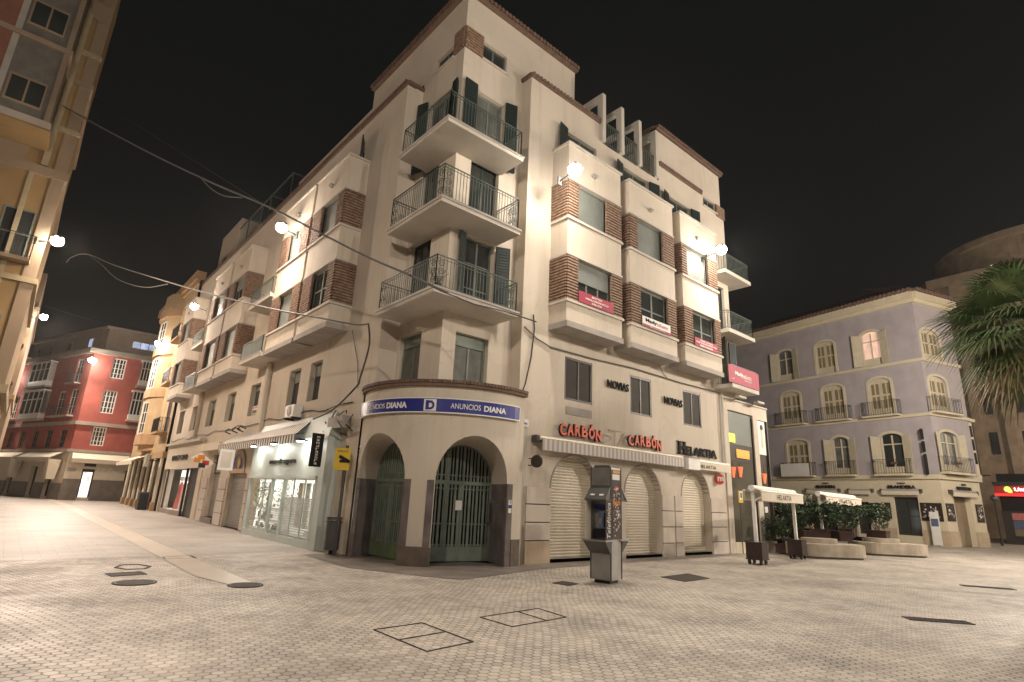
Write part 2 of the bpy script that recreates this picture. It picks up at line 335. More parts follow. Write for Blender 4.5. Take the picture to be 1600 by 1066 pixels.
# ------------------------------------------------------------------ windows
def window(parent,fm,a,b,c,d,t,frame,glass,mull=1,trans=0,fw=.05,blind=0,bmat=None,name='window',lw=.04):
    m=MB()
    m.fbox(fm,a,a+fw,c,d,t,t+.05,frame);m.fbox(fm,b-fw,b,c,d,t,t+.05,frame);m.fbox(fm,a+fw,b-fw,c,c+fw,t,t+.05,frame);m.fbox(fm,a+fw,b-fw,d-fw,d,t,t+.05,frame)
    for i in range(mull):
        x=a+(b-a)*(i+1)/(mull+1); m.fbox(fm,x-lw*.75,x+lw*.75,c+fw,d-fw,t+.005,t+.045,frame)
    for i in range(trans):
        z=c+(d-c)*(i+1)/(trans+1); m.fbox(fm,a+fw,b-fw,z-lw*.4,z+lw*.4,t+.01,t+.04,frame)
    if blind>0: m.fbox(fm,a+fw,b-fw,d-fw-(d-c)*blind,d-fw,t-.012,t+.004,bmat or M['blind'])
    w=m.build(name,parent)
    g=MB(); g.fbox(fm,a+fw,b-fw,c+fw,d-fw,t+.025,t+.035,glass); g.build('pane',w)
    return w
def railing(path,z0,h,mat,sp=.11,r=.009,scroll=()):
    m=MB()
    for p,q in zip(path,path[1:]):
        P,Q=Vector((*p,z0)),Vector((*q,z0)); L=(Q-P).length; n=max(1,round(L/sp))
        U=Vector((0,0,1))
        m.bar(P+U*h,Q+U*h,.018,mat,4); m.bar(P+U*(h-.09),Q+U*(h-.09),.009,mat,4); m.bar(P+U*.06,Q+U*.06,.011,mat,4)
        for i in range(n+1):
            a=P+(Q-P)*i/n; m.bar(a,a+U*h,.015 if i in(0,n) else r,mat,4)
    for p,q in scroll:
        P,Q=Vector((*p,z0)),Vector((*q,z0)); d=(Q-P); L=d.length
        k=max(2,int(h/(L)))
        for j in range(k):
            c=P+d*.5+Vector((0,0,.1+(h-.2)*(j+.5)/k)); rr=min(L*.42,(h-.2)/k*.48)
            for sg in (1,-1):
                pts=[c+d.normalized()*(sg*rr*(1-.75*u/14)*math.cos(u*.62))+Vector((0,0,rr*(1-.75*u/14)*math.sin(u*.62))) for u in range(15)]
                m.tube(pts,.008,mat,3)
    return m
def light(loc,power,col=(1,.88,.74),r=.19):
    l=bpy.data.lights.new('lamp_light','POINT'); l.energy=power; l.color=col; l.shadow_soft_size=r
    o=bpy.data.objects.new('lamp_light',l); o.location=loc; COL.objects.link(o); return o
# ================================================================== GROUND
g=MB(); g.face([(-200,-150,0),(260,-150,0),(260,300,0),(-200,300,0)],M['hex']); stucture(g,'plaza_paving')
g=MB(); g.face([(-12,16.5,.004),(1,15.8,.004),(7.0,16.3,.004),(7.6,42,.004),(7.1,58,.004),(40,62,.004),(40,200,.004),(-60,200,.004),(-12,70,.004)],M['slab']); stucture(g,'street_paving')
g=MB(); g.face([(3.05,12.4,.008),(3.32,11.1,.008),(3.72,11.1,.008),(3.68,16,.008),(3.62,48,.008),(3.3,62,.008),(1,74,.008),(-6,84,.008),(-8,83,.008),(-.5,73,.008),(2.7,61,.008),(3.1,48,.008)],M['strip']); stucture(g,'gutter_paving')
g=MB(); g.face([(6.55,11.75,.008),(7.25,10.35,.008),(7.55,10.0,.008),(10.6,10.75,.008),(21.4,11.2,.008),(21.4,11.7,.008),(10.4,11.6,.008),(7.0,15.5,.008),(6.3,15.5,.008),(6.2,12.6,.008)],M['stonedark']); stucture(g,'entrance_kerb_paving')
# covers, grates
def cover_round(x,y,r,lab):
    m=MB(); m.disc((0,0,.006),(0,0,1),r,.014,M['cast'],28); m.disc((0,0,.009),(0,0,1),r*.88,.016,M['stonedark'],28); m.disc((0,0,.011),(0,0,1),r*.84,.016,M['cast'],28)
    o=m.build('manhole_cover'); o.location=(x,y,0); tag(o,lab,'manhole cover')
cover_round(2.02,11.94,.33,'larger dark round manhole cover left of the pale stone strip')
cover_round(3.53,10.96,.29,'dark round manhole cover below the end of the pale stone strip')
def outline(name,pts,lab,cat,div=(),w=.028,fill=None):
    m=MB(); q=[Vector((*p,0)) for p in pts]; c=sum(q,Vector())/len(q)
    if fill: m.prism([(p.x,p.y) for p in q],.001,.007,fill)
    segs=[(q[i],q[(i+1)%len(q)]) for i in range(len(q))]+[(q[a].lerp(q[b],u),q[c_].lerp(q[d],u)) for a,b,c_,d,u in div]
    for a,b in segs:
        d=(b-a).normalized(); n=Vector((-d.y,d.x,0))*w/2
        m.prism([tuple((a-n)[:2]),tuple((b-n)[:2]),tuple((b+n)[:2]),tuple((a+n)[:2])],.002,.0105,M['cast'])
    solo(m,name,lab,cat,loc=tuple(c))
outline('access_cover',[(3.85,6.9),(4.59,6.94),(4.56,5.78),(3.86,5.7)],'thin framed tiled access cover in front of the arched entrance','access cover',[(0,3,1,2,.5)],.013)
outline('access_cover',[(5.51,6.86),(6.75,6.95),(6.65,6.25),(5.51,6.16)],'thin framed tiled access cover between the phone booth and the camera','access cover',[(0,1,3,2,.5)][:0]+[(0,1,3,2,.62)],.012)
outline('access_cover',[(12.3,8.45),(13.6,8.55),(13.3,7.8),(12.15,7.72)],'solid dark steel plate to the right of the phone booth','access cover',(),.05,M['cast'])
outline('access_cover',[(9.0,8.85),(9.4,8.95),(9.45,8.55),(9.05,8.45)],'small dark steel plate left of the phone booth','access cover',(),.03,M['cast'])
outline('access_cover',[(2.15,14.5),(2.45,14.5),(2.6,14.1),(2.45,13.75),(2.15,13.75),(2.0,14.1)],'hexagonal iron rimmed cover on the tiles above the round manhole','access cover',(),.05)
outline('access_cover',[(1.75,13.25),(2.3,13.35),(2.35,12.95),(1.8,12.85)],'small dark square plate just behind the larger round manhole','access cover',(),.03,M['cast'])
outline('access_cover',[(3.12,15.75),(3.74,15.85),(3.74,15.35),(3.1,15.35)],'dark iron plate set across the pale stone strip','access cover',(),.03,M['cast'])
outline('access_cover',[(9.35,.75),(10.6,.75),(10.6,-.6),(9.35,-.6)],'tiled access cover at the bottom right edge of the plaza','access cover',(),.03)
def grate(x0,y0,x1,y1,w,lab):
    m=MB(); a=Vector((x0,y0,0));b=Vector((x1,y1,0));d=(b-a).normalized();n=Vector((-d.y,d.x,0));L=(b-a).length
    P=lambda u,v:tuple((a+d*u+n*v)[:2])
    m.prism([P(0,0),P(L,0),P(L,w),P(0,w)],.001,.004,M['black'])
    for u in (0,L-.03): m.prism([P(u,0),P(u+.03,0),P(u+.03,w),P(u,w)],.005,.014,M['cast'])
    for v in (0,w-.025): m.prism([P(.03,v),P(L-.03,v),P(L-.03,v+.025),P(.03,v+.025)],.005,.014,M['cast'])
    k=int(L/.085)
    for i in range(k): u=.05+(L-.1)*i/k; m.prism([P(u,.025),P(u+.028,.025),P(u+.028,w-.025),P(u,w-.025)],.005,.013,M['cast'])
    solo(m,'drain_grate',lab,'drain grate',loc=(x0,y0,0))
grate(11.75,3.25,12.35,2.5,.3,'nearer black drain grate on the right of the plaza')
grate(18.95,3.95,19.5,3.0,.3,'farther black drain grate on the right of the plaza')
# ================================================================== MAIN BUILDING
B=thing('apartment_building','cream corner apartment building with brick bay windows, iron balconies and arched ground floor','building',(9,13,0))
fR=lambda s,z,t:(s,11.65+t,z)
fL=lambda s,z,t:(7.3+t,s,z)
fTR=lambda s,z,t:(s,12.1+t,z)
fTL=lambda s,z,t:(7.9+t,s,z)
O=(9.656,13.906);RC=2.55
fC=lambda s,z,t:(O[0]+(RC-t)*math.cos(R(s)),O[1]+(RC-t)*math.sin(R(s)),z)
P_=M['plaster']
w=MB()
# --- right wing wall
arR=[(11.69,13.7,.1,2.98,2.0,.3),(15.06,17.03,.1,2.92,2.0,.3),(18.33,20.2,.1,2.96,2.0,.3)]
w1R=[(12.17,13.45,4.62,5.97),(15.4,16.63,4.61,5.96),(18.63,19.9,4.61,5.95)]
top5=[(12.06,13.62,12.95,14.0),(15.1,16.74,12.95,14.05),(18.12,19.76,12.95,14.05)]
w.facade(fR,10.34,21.5,0,6.0,[o for o in arR]+[(a,b,c,d,0,.08) for a,b,c,d in w1R],P_)
w.facade(fR,10.34,22.7,6.0,14.45,[(a,b,c,d,0,.15) for a,b,c,d in top5]+[(21.65,22.3,6.55,8.75,0,.2),(21.65,22.3,8.95,11.1,0,.2)],P_)
w.facade(fR,10.34,13.85,14.45,15.22,[],P_); w.facade(fR,17.5,22.7,14.45,15.22,[(20.95,22.0,14.72,15.2,0,.15)],P_)
fRU=lambda s,z,t:(s,11.75+t,z)
w.facade(fRU,17.55,22.65,15.22,17.0,[],P_)
w.face([(17.55,11.75,14.45),(17.55,16,14.45),(17.55,16,17.0),(17.55,11.75,17.0)],P_)
w.face([(22.7,11.65,6),(22.7,30,6),(22.7,30,15.22),(22.7,11.65,15.22)],P_); w.face([(22.65,11.75,15.22),(22.65,30,15.22),(22.65,30,17),(22.65,11.75,17)],P_)
w.face([(10.34,11.65,0),(10.34,12.1,0),(10.34,12.1,15.22),(10.34,11.65,15.22)],P_)
w.box(13.85,17.5,11.9,16,14.2,14.44,P_)
w.box(10.4,13.8,11.7,12.1,15.0,15.2,P_)
# --- left wing wall
w1L=[(18.4,19.4),(20.3,21.4),(24.75,26.0),(28.25,29.6),(31.65,33.1),(35.25,36.7),(38.55,39.9)]
shL=[(24.6,27.0,0,2.2,0,.25),(28.5,30.2,.25,3.1,0,.3),(32.4,40.1,0,2.5,0,.35),(40.25,41.1,0,2.5,0,.2)]
w.facade(fL,15.0,41.3,0,4.4,shL,P_); w.facade(fL,14.4,41.3,4.4,14.8,[(a,b,4.6,5.98,0,.28) for a,b in w1L]+[(17.2,18.5,12.95,13.7,0,.12)],P_)
w.face([(7.3,14.4,4.3),(7.9,14.4,4.3),(7.9,14.4,14.8),(7.3,14.4,14.8)],P_)
w.face([(7.3,41.3,0),(20,41.3,0),(20,41.3,14.8),(7.3,41.3,14.8)],P_)
w.face([(7.3,14.4,14.78),(7.3,41.3,14.78),(12,41.3,14.78),(12,14.4,14.78)],M['soffit'])
# stepped attic blocks on the left side
w.box(8.05,13,18.4,26.6,14.7,16.7,P_); w.box(7.98,8.5,19.4,26.0,15.9,16.15,M['soffit']); w.box(8.2,9.2,26.0,27.4,14.8,16.2,P_)
w.box(8.0,14,36.8,41.25,14.7,18.5,P_)
w.box(8.0,8.06,39.0,40.2,15.3,16.6,M['soffit'])
# --- tower
tR1=[(8.36,9.5,4.5,5.98,0,.22)]; tR2=[(8.45,9.5,6.62,8.9,0,.2)]; tR3=[(8.46,9.54,9.12,11.43,0,.22)]; tR4=[(8.5,9.6,11.5,13.88,0,.2)]; tR5=[(8.58,9.6,15.14,15.82,0,.18)]
w.facade(fTR,7.9,10.34,4.3,15.22,tR1+tR2+tR3+tR4,P_); w.facade(fTR,7.9,12.9,15.22-.0,17.25,[],P_) if 0 else w.facade(fTR,7.9,10.34,15.12,15.9,[],P_) if 0 else None
w.facade(fTR,7.9,10.34,15.22,17.25,[(8.58,9.6,15.22,15.82,0,.18)],P_); w.facade(fTR,10.34,12.9,15.0,17.25,[],P_)
tL=[(13.12,14.3,4.5,6.1,0,.22),(13.06,14.2,6.62,9.02,0,.22),(12.97,13.92,9.12,11.52,0,.22),(12.5,13.9,11.5,13.95,0,.2)]
w.facade(fTL,12.1,14.4,4.3,15.12,tL,P_); w.facade(fTL,12.1,18.4,15.12,17.25,[(12.63,13.7,15.12,15.62,0,.18)],P_)
w.face([(7.9,18.4,14.7),(12,18.4,14.7),(12,18.4,17.25),(7.9,18.4,17.25)],P_); w.face([(12.9,12.1,15),(12.9,16.5,15),(12.9,16.5,17.25),(12.9,12.1,17.25)],P_)
# light stopper core and dark rooms behind the openings
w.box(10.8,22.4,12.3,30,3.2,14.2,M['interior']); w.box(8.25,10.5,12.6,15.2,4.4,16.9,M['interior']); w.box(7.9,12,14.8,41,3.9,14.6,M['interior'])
# --- curved corner
w.facade(fC,155,287,0,4.5,[(166,211,0,3.17,2.02,0),(229,273,0,3.17,2.02,0)],P_,ds=4)
gA=[((7.95,14.9),(7.95,13.15)),((8.45,12.95),(10.2,12.5))]
for (a,b),(A,Bq) in zip(((166,211),(229,273)),gA):
    n=20
    def outl(f):
        pts=[f(0,0.0),f(0,2.02)]
        for i in range(1,n): pts.append(f((1-math.cos(PI*i/n))/2, 2.02+1.0*math.sin(PI*i/n)))
        return pts+[f(1,2.02),f(1,0.0)]
    o1=outl(lambda u,z:fC(a+(b-a)*u,z if z<=2.02 else 2.02+(z-2.02)*1.15,0)); o2=outl(lambda u,z:(A[0]+(Bq[0]-A[0])*u,A[1]+(Bq[1]-A[1])*u,z))
    for i,(p,q,r_,s_) in enumerate(zip(o1,o1[1:],o2[1:],o2)):
        mt=M['darkmarble'] if i in(0,len(o1)-2) else P_
        w.face([p,q,r_,s_],mt)
    w.face([o1[0],o1[-1],o2[-1],o2[0]],M['soffit'])
w.build('wall',B)
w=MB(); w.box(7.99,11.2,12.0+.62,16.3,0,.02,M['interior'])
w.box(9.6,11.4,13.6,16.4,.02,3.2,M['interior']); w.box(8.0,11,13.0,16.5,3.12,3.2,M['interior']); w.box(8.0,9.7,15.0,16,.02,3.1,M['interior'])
w.build('entrance_hall',B)
# cladding at the curved corner
c=MB()
c.fbox(fC,211.0,215.2,.45,2.02,-.02,.06,M['darkmarble'],2); c.fbox(fC,224.6,228.5,.45,2.02,-.02,.06,M['darkmarble'],2)
c.fbox(fC,210.5,229,0,.45,-.035,.06,M['brownstone'],5); c.build('stone_cladding',B); c=MB(); c.fbox(fC,163.5,166,.6,2.02,-.02,.06,M['darkmarble'],1); c.fbox(fC,157,166,0,.6,-.035,.06,M['brownstone'],2)
c.build('stone_cladding',B); c=MB(); c.fbox(fC,273,277.5,.0,2.02,-.02,.06,M['darkmarble'],2); c.fbox(fC,277.6,285.6,0,.65,-.035,.05,M['brownstone'],2)
c.build('stone_cladding',B)
# brick coping over the curve
c=MB()
for i in range(62):
    a=156+i*2.11; c.fbox(fC,a,a+1.8,4.46,4.54,-.13,.4,M['tile'])
c.fbox(fC,155,287,4.38,4.455,-.1,.3,M['mortar'],24); 
c.build('coping',B)
w=MB(); w.prism([fC(160+i*6,0,.05)[:2] for i in range(22)]+[(10.5,14.6)],4.3,4.45,M['soffit']); w.build('ledge',B)
# gates
for gi,((A,Bq),npan) in enumerate(zip(gA,(2,2))):
    A=Vector((*A,0));Bq=Vector((*Bq,0)); L=(Bq-A).length; d=(Bq-A)/L; nn=Vector((d.y,-d.x,0)); nn=nn if nn.dot(Vector((-1,-1,0)))<0 else -nn
    fg=lambda s,z,t,A=A,d=d,nn=nn: tuple(A+d*s+nn*t+Vector((0,0,z)))
    m=MB(); zt=lambda s:2.02+1.0*math.sqrt(max(0,1-(2*s/L-1)**2)); nb=int(L/.105)
    m.fbox(fg,0,L,0.02,.38,-.02,.02,M['kick'] if gi==0 else M['gate']); m.fbox(fg,0,L,1.96,2.06,-.035,.035,M['gate'])
    for s in (0.03,L/2-.03,L/2+.04,L-.03): m.fbox(fg,s-.03,s+.03,.05,1.96,-.03,.03,M['gate'])
    if gi==1:
        for s in (L*.26,L*.76): m.fbox(fg,s-.022,s+.022,.38,zt(s)-.02,-.03,.03,M['gate'])
    for z in (.42,.95,1.85,2.2): m.fbox(fg,.0+.05*(z>2.1),L-.05*(z>2.1),z-.015,z+.015,-.015,.015,M['gate'])
    for i in range(1,nb):
        s=L*i/nb
        wd=.034 if i%2 else .02
        m.fbox(fg,s-wd,s+wd,.38,zt(s)-.01,-.012,.012,M['gate'])
    for i in range(24):
        u0,u1=i/24,(i+1)/24; q=lambda u:(L/2-L/2*math.cos(PI*u)*.985,2.02+.985*math.sin(PI*u))
        m.bar(fg(*q(u0),0),fg(*q(u1),0),.03,M['gate'],4)
    gt=m.build('entrance_gate',B)
    if gi==1:
        m=MB(); m.fbox(fg,L*.93,L*.96,1.0,1.55,-.11,-.06,M['steel']); m.fbox(fg,L*.935,L*.955,1.02,1.05,-.06,.0,M['steel']); m.fbox(fg,L*.935,L*.955,1.48,1.51,-.06,.0,M['steel']); m.build('handle',gt)
        m=MB(); m.fbox(fg,L*.42,L*.52,1.3,1.55,-.05,-.035,M['white']); m.build('notice',gt)
# --- windows of wings
for a,b,c_,d in w1R: window(B,fR,a,b,c_,d,.01,M['darkframe'],M['brownblind'],1,0,.07)
for k,(a,b,c_,d) in enumerate(top5): window(B,fR,a,b,c_,d,.1,M['greyframe'],M['glass'],1,0)
window(B,fR,20.95,22.0,14.72,15.2,.08,M['greyframe'],M['glass'],1)
for z in (6.55,8.95): window(B,fR,21.65,22.3,z,z+2.15,.12,M['green'],M['glass'],0,2)
for k,(a,b) in enumerate(w1L):
    window(B,fL,a,b,4.6,5.98,.2,M['gate'] if k>1 else M['greyframe'],M['glass'],1,0,.06,.3 if k!=2 else .15,M['gate'] if k>1 else M['blind'])
window(B,fL,17.2,18.5,12.95,13.7,.08,M['green'],M['glass'],1)
window(B,fTR,8.36,9.5,4.5,5.98,.15,M['gate'],M['curtain'],1,0,.07,.18,M['gate'])
window(B,fTL,13.12,14.3,4.5,6.1,.15,M['gate'],M['curtain'],1,0,.07,.18,M['gate'])
window(B,fTR,8.45,9.5,6.62,8.9,.13,M['greyframe'],M['glass'],1,2,.06); window(B,fTL,13.06,14.2,6.62,9.02,.15,M['green'],M['glass'],2,1,.06)
window(B,fTR,8.46,9.54,9.12,11.43,.15,M['green'],M['glass'],1,0,.06); window(B,fTL,12.97,13.92,9.12,11.52,.15,M['green'],M['glass'],1,0,.06)
window(B,fTR,8.5,9.6,11.5,13.88,.13,M['blind'],M['curtain'],1,1,.09); window(B,fTL,12.5,13.9,11.5,13.95,.13,M['blind'],M['glass'],1,1,.09)
window(B,fTR,8.58,9.6,15.24,15.82,.1,M['greyframe'],M['glass'],1); window(B,fTL,12.63,13.7,15.14,15.62,.1,M['greyframe'],M['glass'],1)
def shutter(fm,a,b,c_,d,t0,t1,name='window_shutter'):
    m=MB(); m.hexa([fm(a,c_,t0),fm(b,c_,t1),fm(b,c_,t1+.04),fm(a,c_,t0+.04),fm(a,d,t0),fm(b,d,t1),fm(b,d,t1+.04),fm(a,d,t0+.04)],M['green'])
    n=int((d-c_)/.09)
    for i in range(n):
        z=c_+.05+(d-c_-.1)*i/n; f=lambda u,zz,off:fm(a+(b-a)*u,zz,t0+(t1-t0)*u+off)
        m.hexa([f(.12,z,-.012),f(.88,z,-.012),f(.88,z,0),f(.12,z,0),f(.12,z+.045,-.004),f(.88,z+.045,-.004),f(.88,z+.045,0),f(.12,z+.045,0)],M['green'])
    m.build(name,B)
shutter(fTR,8.42,8.17,6.62,8.9,-.09,-.16);shutter(fTR,9.52,9.9,6.62,8.85,-.12,-.3);
shutter(fTR,8.46,7.98,11.5,14.0,-.09,-.12);shutter(fTR,9.62,10.0,11.5,14.0,-.09,-.2)
shutter(fTL,12.48,12.2,11.5,14.0,-.09,-.12);shutter(fTL,13.92,14.3,11.5,14.1,-.09,-.22)
for a,b in ((12.04,11.6),(15.08,14.65),(16.77,17.3),(18.1,17.66),(19.78,20.3)): shutter(fR,a,b,12.95,14.05,-.09,-.18)
shutter(fL,17.18,16.75,12.9,13.9,-.09,-.35)
shutter(fR,21.62,21.4,6.55,8.6,-.09,-.4);shutter(fR,22.32,22.66,6.55,8.6,-.09,-.2)
# brick corner panels (upper)
def courses(m,fm,a,b,c_,d,t,pitch=.1,n=1):
    k=max(1,round((d-c_)/pitch)); p=(d-c_)/k
    m.fbox(fm,a,b,c_,d,t,t+.05,M['mortar'],n)
    for i in range(k): m.fbox(fm,a-.004,b+.004,c_+p*i+.008,c_+p*i+p*.64,t-.045,t+.01,M['brick'],n)
m=MB(); courses(m,fTR,7.9,8.57,15.14,15.95,-.03); courses(m,fTL,12.1,12.62,15.14,15.95,-.03); m.build('corner_brickwork',B); m=MB(); courses(m,fR,22.0,22.7,14.6,15.2,-.03); m.build('corner_brickwork',B)
for fm,a,b,z in ((fTR,8.57,9.66,15.08),(fTL,12.62,13.78,15.06),(fR,20.9,22.05,14.66)):
    m=MB(); m.fbox(fm,a,b,z,z+.06,-.08,.1,M['soffit']); m.build('window_sill',B)
# --- bay windows
ZB=(6.75,7.45,8.97,10.2,11.6,12.88)
def bay(fm,a,b,near,specs):
    """fm facade, a..b along it, projecting .73"""
    p=-.73; m=MB(); th=.0
    def sill(z0,z1,grow=.0):
        m.fbox(fm,a-grow,b+grow,z0,z1,p-grow,0,P_)
    m.fbox(fm,a-.02,b+.02,6.62,6.8,p-.05,0,M['edge']); sill(6.8,7.4); m.fbox(fm,a-.05,b+.05,7.4,7.48,p-.06,0,M['soffit'])
    sill(8.99,10.14); m.fbox(fm,a-.03,b+.03,8.93,8.995,p-.03,0,M['soffit']); m.fbox(fm,a-.05,b+.05,10.14,10.22,p-.06,0,M['soffit'])
    sill(11.6,12.82); m.fbox(fm,a-.03,b+.03,11.54,11.605,p-.03,0,M['soffit']); m.fbox(fm,a-.05,b+.05,12.82,12.9,p-.06,0,M['soffit'])
    cx=a+(b-a)*.45; m.fbox(fm,cx-.1,cx+.1,12.1,12.16,p-.12,p,M['edge']); m.fbox(fm,cx-.05,cx+.05,12.04,12.1,p-.08,p,M['edge'])
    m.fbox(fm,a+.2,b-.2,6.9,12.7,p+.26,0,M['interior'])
    bay_=m.build('bay_window',B)
    for (z0,z1,w0,w1,win) in specs:
        br=MB()
        # front brick either side, and both side faces
        courses(br,fm,a,w0,z0,z1,p+.02); courses(br,fm,w1,b,z0,z1,p+.02)
        for e,sg in ((a,1),(b,-1)):
            fs=lambda s,z,t,e=e,sg=sg: fm(e+sg*t,z,p+.02+s)
            courses(br,fs,0.0,.71,z0,z1,.0)
        window(bay_,fm,w0,w1,z0+.02,z1-.02,p+.12,M['greyframe'],**win)
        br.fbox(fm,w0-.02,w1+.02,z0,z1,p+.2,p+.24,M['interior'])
        br.build('brickwork',bay_)
    return bay_
b_up=dict(glass=M['blind'],mull=0,trans=0); b_half=dict(glass=M['glass'],mull=2,trans=0,blind=.45); b_cross=dict(glass=M['glass'],mull=1,trans=1,lw=.06,fw=.07); b_full=dict(glass=M['blind'],mull=0,trans=0)
for a,b,w0,w1,v0,v1,s2,s3 in ((11.43,14.06,11.91,13.53,11.9,13.3,b_half,b_full),(14.55,17.25,15.1,16.72,15.0,16.53,b_cross,b_full),(17.78,20.4,18.36,20.0,18.16,19.7,b_cross,b_full)):
    bay(fR,a,b,0,[(7.48,8.94,w0,w1,s2),(10.22,11.55,v0,v1,s3)])
for a,b,w0,w1,s2,s3 in ((16.65,19.32,17.15,18.5,b_cross,b_full),(19.55,22.55,20.35,21.75,b_full,b_full),(27.1,29.95,27.4,29.1,b_full,b_half),(30.3,33.4,30.8,32.7,b_full,b_full),(37.9,40.7,38.6,40.2,b_full,b_full)):
    bay(fL,a,b,0,[(7.48,8.94,w0,w1,s2),(10.22,11.55,w0,w1,s3)])
# --- straight balconies, left wing
for (a,b) in ((22.62,25.4),(33.45,36.0)):
    for z,panel in ((6.78,True),(9.25,False)):
        m=MB(); m.fbox(fL,a,b,z-.14,z,-.85,0,M['soffit']); m.fbox(fL,a,b,z,z+.05,-.87,-.8,M['edge']); bl=m.build('balcony',B)
        r=railing([(7.3,a+.03),(6.48,a+.03),(6.48,b-.03),(7.3,b-.03)],z,.72,M['rail'],.1)
        if panel: r.box(6.492,6.5,a+.05,b-.05,z+.08,z+.66,M['blind'])
        r.build('railing',bl)
        w_=window(B,fL,a+.9,a+1.9,z+.02,z+2.0,-.03,M['green'],M['glass'],1,0)
# --- corner balconies
def cbal(z,ex,ey,h,scr,zth=.16):
    X0,Y0=6.88,11.05
    m=MB(); m.prism([(X0,Y0),(ex,Y0),(ex,12.1),(7.9,12.1),(7.9,ey),(X0,ey)],z-zth,z-.06,M['soffit']); m.prism([(X0-.03,Y0-.03),(ex+.03,Y0-.03),(ex+.03,12.1),(7.9,12.1),(7.9,ey+.03),(X0-.03,ey+.03)],z-.06,z,M['soffit'])
    m.fbox(lambda s,zz,t:(s,Y0-.035+t,zz),X0-.03,ex+.03,z-.05,z-.01,-.004,.01,M['edge']); 
    bl=m.build('balcony',B)
    x,y=X0+.06,Y0+.06
    sc_=[((x,y),(x+.28,y)),((x,y),(x,y+.28)),((ex-.4,y),(ex-.08,y)),((x,ey-.35),(x,ey-.05)),((ex-.05,y+.1),(ex-.05,y+.5))] if scr else []
    railing([(7.9,ey-.05),(x,ey-.05),(x,y),(ex-.05,y),(ex-.05,12.1)],z,h,M['rail'],.105,.009,sc_).build('railing',bl)
    return bl
cbal(6.62,9.66,14.0,.86,True); cbal(9.1,9.6,13.85,.98,True); cbal(11.5,9.6,13.6,.86,False)
for z in (6.52,8.85,11.5):
    m=MB(); m.prism([(21.1,10.9),(23.35,10.9),(23.35,13.5),(22.7,13.5),(22.7,11.65),(21.1,11.65)],z-.16,z,M['soffit']); bl=m.build('balcony',B)
    railing([(21.15,11.65),(21.15,10.96),(23.29,10.96),(23.29,13.4)],z,.8,M['rail'],.11).build('railing',bl)
# roof tile copings
def tiles(m,fm,a,b,z,over,n_per=.16,mat=None):
    n=int(abs(b-a)/n_per)
    for i in range(n):
        u=a+(b-a)*(i+.5)/n; p=fm(u,z+.05,-over); q=fm(u,z+.11,.35); m.bar(p,q,n_per*.5,M['tile'],6)
    m.fbox(fm,a,b,z-.06,z+.03,-over*.7,.3,M['mortar'])
m=MB(); tiles(m,fTR,7.8,12.95,17.27,.22); tiles(m,fTL,12.0,18.4,17.27,.22); tiles(m,fR,10.3,13.85,15.26,.1); tiles(m,fR,17.5,20.8,15.24,.1); tiles(m,fRU,17.5,22.75,17.02,.2)
tiles(m,fL,14.35,26.7,14.82,.1); tiles(m,fL,26.9,41.3,14.8,.06); m.fbox(lambda s,z,t:(10.34+t,s,z),11.6,12.1,15.23,15.34,-.08,.1,M['tile']); m.fbox(lambda s,z,t:(s,14.4+t,z),7.3,7.9,14.8,14.92,-.08,.1,M['tile'])
m.fbox(lambda s,z,t:(17.55+t,s,z),11.75,16,17.0,17.12,-.12,.1,M['tile']); 
m.prism([(7.8,12.0),(12.95,12.0),(12.95,16.5),(10,18.4),(7.8,18.4)],17.2,17.27,M['mortar']); m.prism([(17.5,11.7),(22.7,11.7),(22.7,20),(17.5,20)],16.96,17.02,M['mortar'])
m.build('roof_tiling',B)
# pergola frames over terrace on right wing
m=MB()
for x in (13.9,15.0,16.12,17.25):
    m.box(x-.09,x+.09,11.5,11.75,14.45,16.5,M['soffit']); m.box(x-.09,x+.09,11.75,14.6,16.28,16.5,M['soffit']); m.box(x-.09,x+.09,14.3,14.6,14.4,16.28,M['soffit'])
m.build('pergola',B)
r=MB()
for a,b in ((13.99,14.91),(15.09,16.03),(16.21,17.16)):
    q=railing([(a,11.62),(b,11.62)],14.45,.95,M['rail'],.13,.014); i=len(r.v); r.v+=q.v; r.f+=[[j+i for j in f] for f in q.f]; r.m+=[r.mi(M['rail'])]*len(q.f)
r.build('terrace_railing',B)
# steel pergola on left roof
m=MB()
for y in (27.6,30.9,32.4,34.9): 
    m.bar((8.0,y,14.8),(8.0,y,17.7),.04,M['rail'],4); m.bar((8.0,y,17.7),(10.5,y,17.7),.04,M['rail'],4)
for z in (17.7,16.3): m.bar((8.0,27.6,z),(8.0,36.8,z),.04,M['rail'],4)
m.build('steel_pergola',B)
# marble blocks at right wing piers, base courses
for a,b in ((10.72,11.66),(17.06,17.76),(17.84,18.32),(20.24,21.36)):
    m=MB(); z=.58 if a<12 else .42
    m.fbox(fR,a,b,0,z,-.05,.02,M['sandstone'] if a<12 else M['marble'])
    k=3
    zz=[z+(2.0-z)*i/k for i in range(k+1)]
    for i in range(k): m.fbox(fR,a,b,zz[i]+.03,zz[i+1],-.05,.02,M['marble'])
    m.fbox(fR,a+.01,b-.01,z,2.0,-.02,.02,M['brownstone']); m.build('pier_cladding',B)
m=MB()
m.fbox(fR,13.72,15.04,0,2.0,-.04,.02,M['marble']); m.build('pier_cladding',B)
for a,b in ((27.02,28.48),(30.22,31.4),(23.9,24.58)):
    m=MB()
    for i in range(4): m.fbox(fL,a+.2,b-.15,.5*i+.03,.5*i+.5,-.06,.02,M['marble'])
    m.fbox(fL,a+.21,b-.16,0,2.0,-.03,.02,M['brownstone']); m.build('pier_cladding',B)
